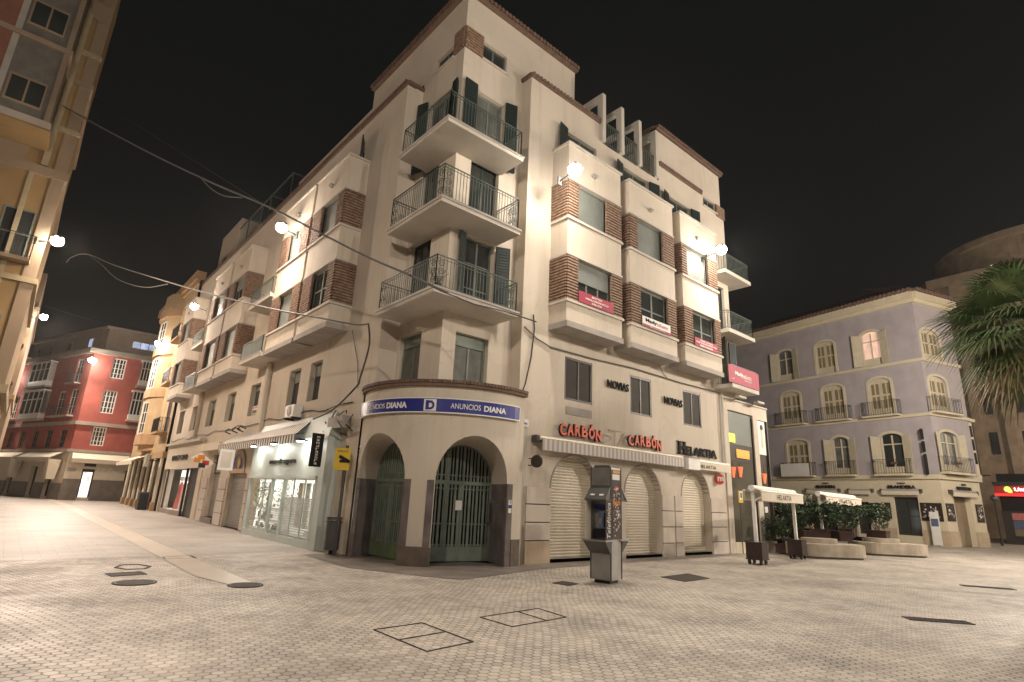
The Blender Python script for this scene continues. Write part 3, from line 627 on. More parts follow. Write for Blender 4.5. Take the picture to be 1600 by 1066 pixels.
# grey stone arch trims
for a,b,c_,d,zs,_ in arR:
    m=MB(); n=20; ctr=(a+b)/2; r0=(b-a)/2
    for i in range(n):
        t0,t1=PI*i/n,PI*(i+1)/n
        q=lambda t,r,k:fR(ctr-r*math.cos(t),zs+(d-zs)*(r/r0)*math.sin(t),k)
        for k0,k1 in ((-.012,.0),):
            m.hexa([q(t0,r0,k0),q(t1,r0,k0),q(t1,r0,.29),q(t0,r0,.29),q(t0,r0+.05,k0),q(t1,r0+.05,k0),q(t1,r0+.05,.29),q(t0,r0+.05,.29)],M['edge'])
    m.build('arch_trim',B)
# roller shutters
def roller(fm,a,b,z0,zs,z1,t,mat,line,pitch=.085,name='roller_shutter',lit=None):
    m=MB(); z=z0
    top=lambda u:zs+(z1-zs)*math.sqrt(max(0,1-(2*u-1)**2)) if zs<z1 else z1
    while z<z1-.01:
        e=min(z+pitch,z1)
        if z<zs: x0,x1=a,b
        else: hf=(b-a)/2*math.sqrt(max(0,1-((z-zs)/(z1-zs))**2)); x0,x1=(a+b)/2-hf,(a+b)/2+hf
        if x1-x0>.04:
            x=[fm(x0,z,t+.012),fm(x1,z,t+.012),fm(x1,z,t+.04),fm(x0,z,t+.04),fm(x0,z+pitch*.45,t-.004),fm(x1,z+pitch*.45,t-.004),fm(x1,z+pitch*.45,t+.04),fm(x0,z+pitch*.45,t+.04)]
            m.hexa(x,mat)
            x=[fm(x0,z+pitch*.45,t-.004),fm(x1,z+pitch*.45,t-.004),fm(x1,z+pitch*.45,t+.04),fm(x0,z+pitch*.45,t+.04),fm(x0,z+pitch*.9,t+.004),fm(x1,z+pitch*.9,t+.004),fm(x1,z+pitch*.9,t+.04),fm(x0,z+pitch*.9,t+.04)]
            m.hexa(x,mat)
            m.fbox(fm,x0,x1,z+pitch*.9,z+pitch,t+.02,t+.04,line)
        z=e
    m.build(name,B)
for a,b,c_,d,zs,_ in arR: roller(fR,a,b,.1,zs,d-.01,.24,M['shutter'],M['shutterline'])
m=MB(); 
for a,b,c_,d,zs,_ in arR: m.fbox(fR,a,b,0,.1,-.0,.4,M['stonedark'])
m.build('door_step',B)
# AC panel, downpipe
m=MB(); m.fbox(fR,12.25,13.41,4.18,4.43,-.02,.02,M['edge']); m.build('vent_panel',B)
m=MB(); m.bar((21.42,11.58,3.3),(21.42,11.58,6.2),.06,M['soffit'],8); m.bar((21.25,11.56,3.4),(21.25,11.56,6.1),.03,M['soffit'],6); m.build('downpipe',B)
m=MB(); m.bar((7.27,23.6,3.7),(7.2,23.6,6.6),.14,M['plaster'],10); m.build('downpipe',B)
m=MB(); m.bar((7.27,34.6,4.0),(7.2,34.6,6.6),.12,M['plaster'],10); m.build('downpipe',B)
# --- left shops
# striped-awning boutique module
S_=lambda s,z,t:(6.9+t,s,z)
m=MB(); T=M['teal']
m.fbox(S_,16.2,22.9,2.02,3.2,0,.4,T); m.fbox(S_,16.2,16.62,0,2.02,0,.4,T); m.hexa([S_(16.2,3.2,0),S_(22.9,3.2,0),S_(22.9,3.2,.4),S_(16.2,3.2,.4),S_(16.4,3.95,.25),S_(22.9,3.95,.25),S_(22.9,3.95,.4),S_(16.4,3.95,.4)],T)
m.fbox(S_,16.12,22.9,3.14,3.22,-.06,0,T); m.fbox(S_,16.63,22.9,1.98,2.06,-.04,-.002,T); m.fbox(S_,16.62,22.9,0,.22,0,.1,T)
for y in (16.62,19.2,20.35,22.75): m.fbox(S_,y,y+.09,.22,1.98,-.01,.1,T)
for y in (17.5,18.4,21.2): m.fbox(S_,y,y+.035,.22,1.98,.02,.06,T)
shop=m.build('shopfront',B)
m=MB(); m.fbox(S_,16.7,22.75,.25,1.95,.36,.39,M['lit']); m.build('display',shop)
m=MB()
for i in range(46):
    y=random.uniform(16.8,22.6);z=random.choice((.3,.3,.62,1.0))+random.uniform(0,.05);s_=random.uniform(.04,.11); m.box(7.0,7.08,y,y+s_,z,z+s_*random.uniform(1.,2.2),random.choice((M['goods'],M['dress'],M['mesh'],M['goods'],M['edge'])))
for k,z in enumerate((.28,.6,.98)): m.box(7.0,7.2,16.8,22.7,z-.02,z,M['mesh'])
for i in range(900):
    y=random.choice((random.gauss(19.4,.8),random.gauss(21.6,.4)));z=random.gauss(1.45,.3); a=random.uniform(0,6.3); s_=random.uniform(.02,.045)
    if not(.3<z<1.93 and 16.8<y<22.6): continue
    m.face([(7.03,y,z),(7.02,y+s_*math.cos(a),z+s_*math.sin(a)),(7.05,y+s_*1.4*math.cos(a+.6),z+s_*1.4*math.sin(a+.6)),(7.06,y+s_*math.cos(a+1.2),z+s_*math.sin(a+1.2))],random.choice((M['plantgoods'],M['goods'],M['yellow'] if i%7==0 else M['plantgoods'])))
for y,mt in ((17.0,'dress'),(17.5,'mesh'),(18.1,'canvas'),(20.9,'dress'),(22.3,'mesh')): m.box(7.1,7.14,y,y+.32,.5,1.85,M[mt])
tag(m.build('goods',shop),kind='stuff')
m=MB()   # perforated security shutter (lattice)
z=.25
while z<1.4: m.fbox(S_,16.71,19.2,z,z+.028,.06,.075,M['mesh']); z+=.07
y=16.75
while y<19.15: m.fbox(S_,y,y+.028,.25,1.4,.062,.073,M['mesh']); y+=.07
z=.25
while z<1.0: m.fbox(S_,19.3,22.7,z,z+.02,.06,.075,M['mesh']); z+=.075
m.build('security_lattice',shop)
rv=lambda fm:fm
m=MB(); m.text('mandragora',S_,20.83,18.37,2.42,2.64,-.02,.03,M['black'],.01); m.build('lettering',shop)
for y in (17.6,19.9,22.0):
    m=MB(); m.bar((6.88,y,3.12),(6.6,y,3.16),.02,M['iron'],5); m.box(6.52,6.72,y-.13,y+.13,3.1,3.17,M['iron']); m.box(6.54,6.70,y-.1,y+.1,3.09,3.098,M['bulb']); m.build('spot_lamp',shop); light((6.62,y,3.02),14,(1,.97,.86),.05)
# MARLEY fascia shop
m=MB(); m.fbox(fL,32.3,40.4,2.5,3.85,-.12,.02,M['canvas']); m.fbox(fL,32.2,40.5,3.85,3.98,-.3,.02,M['soffit']); m.fbox(fL,31.7,32.4,0,2.5,-.06,.1,P_)
m.fbox(fL,35.1,35.25,0,2.5,.0,.1,M['darkframe']); m.fbox(fL,32.4,35.1,0,2.5,.15,.2,M['darkframe']); m.fbox(fL,35.25,40.1,0,.25,.0,.1,M['edge']); m.fbox(fL,40.02,40.1,.25,2.5,0,.1,M['darkframe'])
s2=m.build('shopfront',B)
m=MB(); m.fbox(fL,35.3,40.0,.28,2.48,.75,.8,M['litwhite']); m.face([fL(35.3,.26,.1),fL(40,.26,.1),fL(40,.26,.78),fL(35.3,.26,.78)],M['white']); m.build('display',s2)
m=MB(); m.text('MARLEY CANO',fL,38.8,34.9,2.95,3.25,-.14,.02,M['black'],.02); m.build('lettering',s2)
for y,mt in ((36.2,'dress'),(37.3,'pinkdress')):
    m=MB(); prof=[(.34,.3),(.25,.8),(.16,1.2),(.19,1.5),(.13,1.68),(.05,1.74),(.05,1.8)]
    for (r0,z0),(r1,z1) in zip(prof,prof[1:]):
        for i in range(10):
            a,b=2*PI*i/10,2*PI*(i+1)/10
            m.face([(7.62+r0*math.cos(a)*.7,y+r0*math.sin(a),z0),(7.62+r0*math.cos(b)*.7,y+r0*math.sin(b),z0),(7.62+r1*math.cos(b)*.7,y+r1*math.sin(b),z1),(7.62+r1*math.cos(a)*.7,y+r1*math.sin(a),z1)],M[mt])
    m.ball((7.62,y,1.95),.13,M['dress'],10,8)
    solo(m,'mannequin','headed mannequin in a white dress in the lit shop window' if mt=='dress' else 'mannequin in a coral top further inside the lit shop window','mannequin',loc=(7.62,y,.3))
roller(fL,24.6,27.0,0,2.2,2.2,.15,M['greyshutter'],M['edge'],.1); roller(fL,28.5,30.2,.25,2.2,2.2,.2,M['greyshutter'],M['edge'],.12); roller(fL,40.25,41.1,0,2.5,2.5,.1,M['greyshutter'],M['edge'],.11)
m=MB(); m.fbox(fL,28.5,30.2,2.2,3.1,.15,.25,M['poster']); m.text('GALLERY',fL,29.9,28.8,2.28,2.36,.14,.01,M['white']); m.build('door_header',B); m=MB(); m.fbox(fL,28.4,30.3,0,.25,-.1,.3,M['stonedark']); m.build('door_step',B)
m=MB(); m.fbox(fL,24.9,27.0,2.2,2.38,-.06,.02,M['ochre']); 
for i in range(16):
    t0,t1=PI*i/16,PI*(i+1)/16
    for r0,r1,mt,k in ((0,.75,'blue',-.03),(.75,1.0,'ochre',-.05)):
        q=lambda t,r:fL(25.95-1.02*r*math.cos(t),2.38+.82*r*math.sin(t),k)
        if r0==0: m.face([q(t0,0),q(t0,r1),q(t1,r1)],M[mt])
        else: m.face([q(t0,r0),q(t0,r1),q(t1,r1),q(t1,r0)],M[mt])
m.disc(fL(25.8,2.62,-.045),(1,0,0),.2,.02,M['yellow'],16)
m.build('arched_signboard',B)
m=MB(); m.fbox(fL,28.3,31.6,3.25,3.6,-.35,.0,M['canvas']); m.build('canopy_box',B)
# ================================================================== THINGS ON THE MAIN BUILDING
def rot_sign(name,label,loc): pass
# curved blue sign
t=thing('shop_sign','long curved blue sign reading ANUNCIOS DIANA over the arched entrance','sign',tuple(fC(222,3.6,-.05)))
m=MB(); n=30; m.fbox(fC,157.5,279,3.70,4.04,-.09,-.02,M['blue'],n); m.fbox(fC,157.3,279.2,4.04,4.065,-.1,-.02,M['white'],n); m.fbox(fC,157.3,279.2,3.675,3.70,-.1,-.02,M['white'],n)
m.fbox(fC,279,279.4,3.675,4.065,-.1,-.02,M['white']); m.build('sign_board',t)
m=MB(); m.text('ANUNCIOS',fC,174,193.5,3.80,3.93,-.092,.006,M['white']); m.text('DIANA',fC,195,209.3,3.79,3.95,-.092,.006,M['white'],.035); m.build('lettering',t); m=MB()
m.text('ANUNCIOS',fC,234.5,251.5,3.80,3.94,-.092,.006,M['white']); m.text('DIANA',fC,253.5,268,3.79,3.94,-.092,.006,M['white'],.035)
m.build('lettering',t); m=MB(); m.fbox(fC,219.5,226.5,3.72,4.02,-.097,-.09,M['white'],2); m.fbox(fC,220.5,221.2,3.745,3.99,-.101,-.095,M['blue'])
m.fbox(fC,221.2,222.3,3.80,3.99,-.101,-.095,M['blue']); m.text('D',fC,221.2,225.6,3.75,3.98,-.101,.006,M['blue'],.05); m.fbox(fC,222.3,224.5,3.92,3.99,-.106,-.1,M['lightblue']); m.build('emblem',t)
# CARBON letters
for a,b,lab in ((11.87,13.78,'orange red CARBÓN lettering above the left end of the long awning'),(15.12,17.02,'orange red CARBÓN lettering right of the thin line emblem')):
    m=MB(); 
    for i,ch in enumerate('CARBÓN'):
        u=(i+.5)/6; w_=(b-a)/6*.82; x=a+(b-a)*u; bow=.05*(1-(2*u-1)**2)*1.4-.03*u
        hh=.34+(.1 if ch=='Ó' else 0)
        m.text(ch,fR,x-w_/2-.012,x+w_/2+.012,3.5+bow-.012,3.5+bow+hh+.012,-.05,.05,M['black'],.045); m.text(ch,fR,x-w_/2,x+w_/2,3.5+bow,3.5+bow+hh,-.1,.03,M['orangered'],.03)
    solo(m,'sign_lettering',lab,'sign lettering',loc=fR(a,3.5,-.05))
m=MB()   # thin-line emblem
e=[[(13.9,3.62),(14.0,3.75),(14.35,3.72),(14.3,3.6),(13.95,3.5),(13.85,3.42),(14.1,3.36),(14.6,3.42),(14.9,3.7),(15.05,3.92)],[(14.2,3.93),(14.9,3.93),(14.25,3.87),(14.25,3.93)],[(14.55,3.9),(14.5,3.4)],[(14.95,3.85),(14.85,3.5),(14.9,3.42)]]
for pl in e: m.tube([fR(x,z,-.03) for x,z in pl],.012,M['bronze'],4)
solo(m,'wall_emblem','thin bronze line emblem between the two CARBÓN words','wall emblem',loc=fR(14.5,3.6,-.03))
for a,b,z,lab in ((14.14,15.25,5.3,'black NOVIAS lettering between the left and middle brown windows'),(17.33,18.5,5.22,'black NOVIAS lettering between the middle and right brown windows')):
    m=MB(); m.text('NOVIAS',fR,a,b,z,z+.27,-.04,.04,M['black'],.008)
    solo(m,'sign_lettering',lab,'sign lettering',loc=fR(a,z,-.04))
m=MB(); m.text('H',fR,18.15,18.6,3.52,3.95,-.04,.04,M['black'],.04); m.text('ELARTIA',fR,18.62,20.8,3.5,3.82,-.04,.04,M['black'],.035); m.fbox(fR,18.1,18.68,3.94,3.965,-.04,0,M['black']); m.fbox(fR,18.1,18.68,3.5,3.525,-.04,0,M['black'])
solo(m,'sign_lettering','black HELARTIA lettering above the smaller cream awning','sign lettering',loc=fR(19,3.5,-.04))
# awnings right
t=thing('awning','long retracted grey striped awning over the two left roller shutters','awning',fR(14.5,3.3,0))
m=MB(); m.fbox(fR,10.9,18.15,3.3,3.42,-.2,-.02,M['edge']); m.bar(fR(10.95,3.33,-.22),fR(18.1,3.33,-.22),.07,M['canvas'],10); m.build('cassette',t)
m=MB(); m.hexa([fR(11.0,3.3,-.3),fR(18.1,3.3,-.3),fR(18.1,3.36,-.22),fR(11.0,3.36,-.22),fR(11.0,3.33,-.32),fR(18.1,3.33,-.32),fR(18.1,3.39,-.24),fR(11.0,3.39,-.24)],M['canvas']); m.fbox(fR,11.0,18.1,3.0,3.31,-.325,-.31,M['grycanvas']); m.build('valance',t)
m=MB(); m.fbox(fR,10.85,11.05,3.22,3.4,-.25,-.02,M['darksteel']); m.build('bracket',t)
m=MB(); m.fbox(fR,18.2,18.95,2.95,3.35,-.42,-.02,M['white']); m.fbox(fR,18.2,18.95,3.35,3.4,-.44,-.02,M['edge']); solo(m,'awning_box','white motor box between the long awning and the HELARTIA awning','awning box',loc=fR(18.6,3,0))
t=thing('awning','short retracted cream awning printed HELARTIA over the right roller shutter','awning',fR(20,3,0))
m=MB(); m.bar(fR(18.96,3.3,-.2),fR(21.4,3.3,-.2),.07,M['white'],10); m.build('cassette',t)
m=MB(); m.fbox(fR,18.96,21.4,3.0,3.26,-.29,-.275,M['canvas']); m.text('HELARTIA',fR,19.1,20.3,3.06,3.18,-.292,.004,M['black'],.01); m.build('valance',t)
# round signs
t=thing('round_sign','round dark brown disc sign projecting left of the long awning','sign',fR(10.78,2.67,-.3)); m=MB(); m.disc(fR(10.8,2.67,-.32),(1,.35,0),.17,.06,M['darkframe'],24); m.build('disc',t); m=MB(); m.bar(fR(10.8,2.75,-.2),fR(10.8,2.75,0),.015,M['iron']); m.bar(fR(10.8,2.57,-.2),fR(10.8,2.57,0),.015,M['iron']); m.build('bracket',t)
t=thing('round_sign','round red disc sign right of the small roller shutter','sign',fR(20.75,2.73,-.1)); m=MB(); m.disc(fR(20.75,2.73,-.15),(.5,1,0),.2,.06,M['red'],24); m.text('m',lambda s,z,t_:fR(s,z,t_-.12+.5*(s-20.75)*-1),20.63,20.87,2.66,2.82,-.075,.01,M['white'],.03); m.build('disc',t); m=MB(); m.bar(fR(20.75,2.73,-.12),fR(20.75,2.73,0),.02,M['iron']); m.build('bracket',t)
# banners on bays
def banner(fm,a,b,c_,d,bg,lines,label,t=-.80):
    m=MB(); m.fbox(fm,a,b,c_,d,t,t+.012,bg)
    for (st,x0,x1,z0,z1,mt,off) in lines: m.text(st,fm,a+(b-a)*x0,a+(b-a)*x1,c_+(d-c_)*z0,c_+(d-c_)*z1,t-.004,.004,mt,off)
    solo(m,'banner',label,'banner',loc=fm(a,c_,t))
banner(fR,11.9,13.55,7.5,7.86,M['magenta'],[('BOTOX',.36,.66,.7,.88,M['white'],.02),('HIALURÓNICO',.18,.84,.41,.62,M['white'],.02),('HILOS',.36,.64,.12,.3,M['white'],.02)],'magenta banner reading BOTOX HIALURÓNICO HILOS on the left bay')
banner(fR,15.1,16.75,7.5,7.86,M['white'],[('Mady',.1,.5,.4,.86,M['black'],.03),('sthetic',.5,.92,.45,.82,M['magenta'],-.005)],'white banner reading Madysthetic on the middle bay')
m=MB(); m.fbox(fR,15.1,16.75,7.5,7.58,-.812,-.802,M['magenta']); m.text('MEDICINA ESTÉTICA',fR,15.5,16.4,7.52,7.56,-.816,.004,M['white']); solo(m,'banner_strip','narrow magenta strip along the foot of the white banner','banner',loc=fR(15.1,7.5,-.8))
banner(fR,18.36,19.98,7.5,7.84,M['magenta'],[('LÁSER DIODO',.22,.78,.7,.9,M['white'],.02),('REJUVENECIMIENTO',.06,.95,.4,.6,M['white'],.02),('MESOTERAPIA',.22,.78,.1,.3,M['white'],.02)],'magenta banner reading LÁSER DIODO on the right bay')
fBR=lambda s,z,t:(s,10.93+t,z)
banner(fBR,20.85,23.4,6.55,7.28,M['magenta'],[('Mady',.2,.46,.42,.7,M['white'],.03),('sthetic',.46,.74,.42,.66,M['white'],0),('medicina estética',.5,.74,.28,.36,M['white'],0),('tel',.08,.16,.2,.28,M['white'],0)],'wide magenta banner reading Madysthetic on the lowest balcony at the right corner',t=-.03)
# striped awning left
t=thing('awning','black and white striped slanting awning over the pale teal boutique','awning',(7.0,22.5,3.3))
m=MB(); a,b=18.2,27.0; m.hexa([(6.66,a,3.33),(6.66,b,3.33),(7.28,b,3.85),(7.28,a,3.98),(6.66,a,3.35),(6.66,b,3.35),(7.28,b,3.87),(7.28,a,4.0)],M['bwstripe']); m.build('canopy',t)
m=MB(); m.box(6.645,6.66,a,b,3.08,3.36,M['bwstripe']); m.box(6.64,6.67,a,b,3.34,3.375,M['edge']); m.build('valance',t)
m=MB()
for y in (18.3,22.4,26.8): m.bar((7.28,y,3.5),(6.7,y,3.36),.02,M['iron'],5)
for y in (25.6,26.4,27.4): m.tube([(7.25,y,4.05),(7.0,y,4.12),(6.9,y,3.98),(7.15,y,3.9)],.025,M['iron'],5)
m.build('arm',t)
# blade sign + yellow sign + pole + bin + street plates
m=MB(); m.box(6.42,6.76,16.14,16.2,2.3,3.25,M['black'])
fb=lambda s,z,t:(s,16.14+t,z)
for i,ch in enumerate('mandragora'): z=3.14-i*.083; m.text(ch,fb,6.54,6.63,z-.03,z+.03,-.012,.006,M['white'],.01)
solo(m,'blade_sign','black vertical projecting sign reading mandragora at the corner of the teal shop','sign',loc=(6.75,16.17,2.3))
m=MB(); m.box(6.05,6.6,24.2,24.26,2.25,3.05,M['white']); m.box(6.12,6.5,24.19,24.2,2.35,2.95,M['marble']); solo(m,'blade_sign','pale projecting sign hanging under the far half of the striped awning','sign',loc=(6.6,24.2,2.3))
t=thing('hanging_sign','diamond shaped orange and red projecting sign beside the dark doorway','sign',(7.2,28.3,2.7))
m=MB(); q=[(6.9,2.62),(6.35,3.05),(5.95,2.8),(6.5,2.3)]
m.hexa([(q[0][0],28.3,q[0][1]),(q[1][0],28.3,q[1][1]),(q[2][0],28.3,q[2][1]),(q[3][0],28.3,q[3][1])]+[(x,28.36,z) for x,z in q],M['white'])
for k,(x,z,mt) in enumerate(((6.35,2.85,'orange'),(6.2,2.72,'orange'),(6.55,2.62,'red'),(6.42,2.5,'poster'))): m.box(x-.14,x+.14,28.288-.001*k,28.299,z-.1,z+.1,M[mt])
m.build('panel',t); m=MB(); m.bar((6.9,28.33,2.65),(7.3,28.33,2.65),.02,M['iron']); m.build('bracket',t)
t=thing('warning_sign','yellow camera warning sign on a dark post left of the arches','sign',(6.98,15.3,0))
m=MB(); m.bar((7.03,15.1,0),(7.03,15.1,2.9),.045,M['darksteel'],8); m.build('post',t)
m=MB(); YS=lambda s,z,t_:(6.98-.7*s-t_*.0+.0*z+ .66*0,15.28+.72*s*-1+t_,z)
YS=lambda s,z,t_:(6.74+.62*s+.5*t_,15.2-.3*s+.85*t_,z)
m.fbox(YS,0,.6,2.22,2.82,-.03,0,M['yellow']); m.text('ATENCION',YS,.1,.5,2.7,2.76,-.032,.004,M['black']); m.fbox(YS,.2,.6,2.42,2.5,-.036,-.03,M['black']); m.hexa([YS(.15,2.55,-.036),YS(.55,2.42,-.036),YS(.55,2.42,-.03),YS(.15,2.55,-.03),YS(.2,2.63,-.036),YS(.6,2.5,-.036),YS(.6,2.5,-.03),YS(.2,2.63,-.03)],M['black']); m.build('panel',t)
m=MB(); st='ANTEPUERTO'
for i,ch in enumerate('MALAGA'): m.text(ch,lambda s,z,t_:(7.02-.05+s,15.3+t_,z),0.02,.08,1.95-i*.13,2.04-i*.13,0.0,.004,M['white'],.01)
m.build('post_lettering',t) if False else None
t=thing('litter_bin','dark grey cylindrical litter bin beside the teal shop pillar','bin',(7.0,15.3,0))
m=MB(); m.bar((7.0,15.3,.12),(7.0,15.3,.82),.2,M['darksteel'],18); m.build('drum',t); m=MB(); m.bar((7.0,15.3,.82),(7.0,15.3,.86),.22,M['darksteel'],18); m.bar((7.0,15.3,.9),(7.0,15.3,.97),.21,M['darksteel'],18)
for a in range(4): m.bar((7.0+.18*math.cos(a*1.57),15.3+.18*math.sin(a*1.57),.85),(7.0+.18*math.cos(a*1.57),15.3+.18*math.sin(a*1.57),.91),.02,M['darksteel'])
m.build('lid',t); m=MB(); m.bar((7.0,15.3,0),(7.0,15.3,.12),.06,M['iron'],8); m.build('foot',t)
m=MB(); m.fbox(fR,10.42,10.72,3.62,3.82,-.02,.0,M['white']); m.text('CALLE',fR,10.46,10.58,3.76,3.79,-.022,.003,M['lightblue']); m.text('GRANADA',fR,10.46,10.68,3.67,3.73,-.022,.003,M['blue']); solo(m,'street_plate','white street name plate right of the blue curved sign','street plate',loc=fR(10.5,3.7,0))
m=MB(); m.fbox(fC,160,164.5,2.75,2.9,-.02,.0,M['white']); m.text('PLAZA',fC,160.5,164,2.78,2.85,-.022,.003,M['blue']); solo(m,'street_plate','small white street plate left of the left arch','street plate',loc=fC(175,2.95,0))
m=MB(); m.fbox(fC,274.2,276.6,1.3,1.62,-.035,-.0,M['white']); m.fbox(fC,274.2,276.6,1.42,1.5,-.04,-.03,M['blue']); m.text('79',fC,274.8,276,1.52,1.6,-.037,.003,M['black']); solo(m,'house_number','white and blue house number plate on the dark marble right of the right arch','plate',loc=fC(275,1.4,0))
m=MB(); m.fbox(fL,24.85,25.9,4.68,5.05,.14,.16,M['white']); m.text('SE VENDE',fL,25.8,24.95,4.93,5.02,.135,.004,M['red'],.02); m.fbox(fL,25.0,25.75,4.72,4.86,.13,.14,M['darksteel']); solo(m,'for_sale_sign','white sale notice in a green first floor window left of the striped awning','notice',loc=fL(25.3,4.8,.1))
t=thing('intercom_post','yellow and white notice plate on a thin post before the glass restaurant','sign',(21.95,11.35,0))
m=MB(); m.bar((21.95,11.35,0),(21.95,11.35,1.9),.02,M['darksteel'],6); m.build('post',t); m=MB(); m.box(21.8,22.12,11.3,11.33,1.9,2.35,M['yellow']); m.box(21.85,22.07,11.29,11.3,2.02,2.32,M['white']); m.box(21.9,22.02,11.285,11.29,2.08,2.28,M['darksteel']); m.build('plate',t)
# potted plant on the 2f balcony
t=thing('potted_plant','small leafless potted plant at the corner of the lowest corner balcony','plant',(7.15,11.3,6.62))
m=MB(); m.bar((7.15,11.3,6.64),(7.15,11.3,6.8),.09,M['terracotta'],10); m.build('pot',t); m=MB()
for i in range(10): a=random.uniform(0,6.3); m.tube([(7.15,11.3,6.8),(7.15+.1*math.cos(a),11.3+.1*math.sin(a),6.95),(7.15+.25*math.cos(a),11.3+.25*math.sin(a),7.05+random.uniform(0,.15))],.008,M['leaf2'],3)
m.build('stems',t)
# ================================================================== LAMPS
def lamp_proto():
    t=thing('wall_lamp','','street lamp')
    m=MB(); m.bar((0,0,-.06),(0,.62,-.16),.025,M['darksteel'],6); m.box(-.08,.08,.6,.64,-.3,-.02,M['darksteel']); m.build('bracket',t)
    m=MB(); m.hexa([(-.16,-.16,.02),(.16,-.16,.02),(.2,.16,.02),(-.2,.16,.02),(-.1,-.12,.14),(.1,-.12,.14),(.14,.12,.14),(-.14,.12,.14)],M['darksteel']); m.build('lamp_head',t)
    m=MB(); m.ball((0,0,-.05),.2,M['bulb'],32,20); m.build('lamp_lens',t,True)  # glowing ball swollen past lens size to stand in for glare
    return t
LP=lamp_proto(); used=[False]
def lamp(x,y,z,rz,label,power,col=(1,.88,.74)):
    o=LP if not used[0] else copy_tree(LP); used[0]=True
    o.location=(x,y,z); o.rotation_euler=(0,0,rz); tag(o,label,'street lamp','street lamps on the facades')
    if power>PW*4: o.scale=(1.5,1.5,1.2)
    d=Vector((math.sin(rz),-math.cos(rz),0))
    light(Vector((x,y,z-.12))+d*.12,min(power,PW*1.2)*.8,col)
    l=bpy.data.lights.new('lamp_beam','SPOT'); l.energy=power*SB; l.color=col; l.shadow_soft_size=.2; l.spot_size=R(168); l.spot_blend=1.0
    q=bpy.data.objects.new('lamp_beam',l); q.location=Vector((x,y,z-.2))+d*.3; q.rotation_mode='QUATERNION'; q.rotation_quaternion=(d*.75+Vector((0,0,-1))).to_track_quat('-Z','Y'); COL.objects.link(q)
HZ=.0003; PW=560; SB=2.3
lamp(10.78,10.05,11.2,0,'glaring wall lamp at the upper left corner of the left bay on the right facade',PW)
lamp(19.55,10.2,11.65,0,'glaring wall lamp at the upper right corner of the right bay beside the balcony',PW)
lamp(5.95,20.9,11.4,-PI/2,'glaring wall lamp beside the second bay of the left facade',PW*1.7,(1,.80,.65))
lamp(5.95,34.6,11.4,-PI/2,'glaring wall lamp above the far balcony of the left facade',PW*1.7,(1,.80,.65))
lamp(6.2,46.4,11.4,-PI/2,'bright lamp at the top floor of the ochre house with round bays',PW*1.0,(1,.8,.64))
# ================================================================== RESTAURANT (glass) ANNEX
t=thing('restaurant','low cream and glass restaurant front right of the drainpipe with orange lamps inside','building',(23.5,12,0))
m=MB(); C=M['creamtrim']; fX=lambda s,z,t_:(s,11.6+t_,z)
PL=M['plaster']
m.fbox(fX,21.5,21.88,0,6.05,0,.5,PL); m.fbox(fX,24.05,24.45,.4,6.05,0,.5,PL); m.fbox(fX,21.88,24.05,5.62,6.05,0,.5,PL); m.fbox(fX,24.45,25.4,5.5,6.05,0,.5,PL); m.fbox(fX,25.3,25.4,0.4,5.5,0,.5,M['darkframe'])
m.fbox(fX,21.88,25.4,0,.4,-.02,.5,M['creamtrim']); m.fbox(fX,21.5,25.4,6.05,6.12,-.05,.5,M['soffit']); m.box(21.5,25.4,12.1,20,0,6.0,M['interior']); m.face([(25.4,11.6,0),(25.4,20,0),(25.4,20,6.05),(25.4,11.6,6.05)],PL)
m.fbox(fX,21.88,24.05,3.55,4.25,.08,.3,M['box']); m.fbox(fX,24.45,25.3,3.55,4.0,.08,.3,M['box'])
m.build('wall',t)
m=MB(); GL=M['glass']; m.fbox(fX,21.88,24.05,4.25,5.62,.1,.12,M['blind']); m.fbox(fX,21.88,24.05,.4,3.55,.1,.12,M['glassbrown']); m.fbox(fX,24.45,25.3,.4,3.55,.1,.12,M['glassbrown']); m.build('pane',t)  # brown-grey tone of lower panes stands in for reflections on the glass
m=MB(); 
for x in (21.88,24.0,24.45,25.25): m.fbox(fX,x,x+.05,.4,5.5,.05,.13,M['darkframe'])
m.fbox(fX,21.93,24.0,.4,.45,.05,.13,M['darkframe']); m.build('window_frame',t)
m=MB(); m.fbox(fX,22.5,23.6,3.7,4.05,.04,.08,M['ambersign']); m.build('sign_plate',t)
m=MB(); m.fbox(fX,24.5,25.2,4.0,5.48,.05,.1,M['white']); m.fbox(fX,24.8,24.95,4.3,5.2,.04,.05,M['canvas']); m.disc(fX(24.88,5.2,.04),(0,1,0),.12,.02,M['box'],12); m.build('poster',t)
for x,z,mt,nm in ((22.15,2.95,'redglow','lampshade'),(22.75,3.0,'redglow','lampshade'),(24.85,2.85,'redglow','lampshade')):
    m=MB()
    for a in range(10):
        u0,u1=a*.6283,(a+1)*.6283; q=lambda u,rr,zz:(x+rr*math.cos(u),11.66+rr*.4*math.sin(u),zz)
        m.face([q(u0,.2,z+.34),q(u1,.2,z+.34),q(u1,.08,z-.08),q(u0,.08,z-.08)],M[mt])
    m.bar((x,11.66,z+.3),(x,11.66,3.5),.01,M['iron'],4); m.build(nm,t)
m=MB(); m.prism([(22.1+.35*math.cos(a*.785),11.64+.05*math.sin(a*.785)) for a in range(8)],4.3,4.65,M['lime']); m.build('lampshade',t)
m=MB(); m.fbox(fX,24.7,24.95,1.55,1.8,.06,.1,M['white']); m.build('notice',t)
for x in (22.3,23.9):
    m=MB(); m.bar((x,11.6,6.05),(x,11.2,6.15),.02,M['edge']); m.box(x-.3,x+.3,11.1,11.3,6.1,6.18,M['soffit']); m.build('spot_lamp',t)
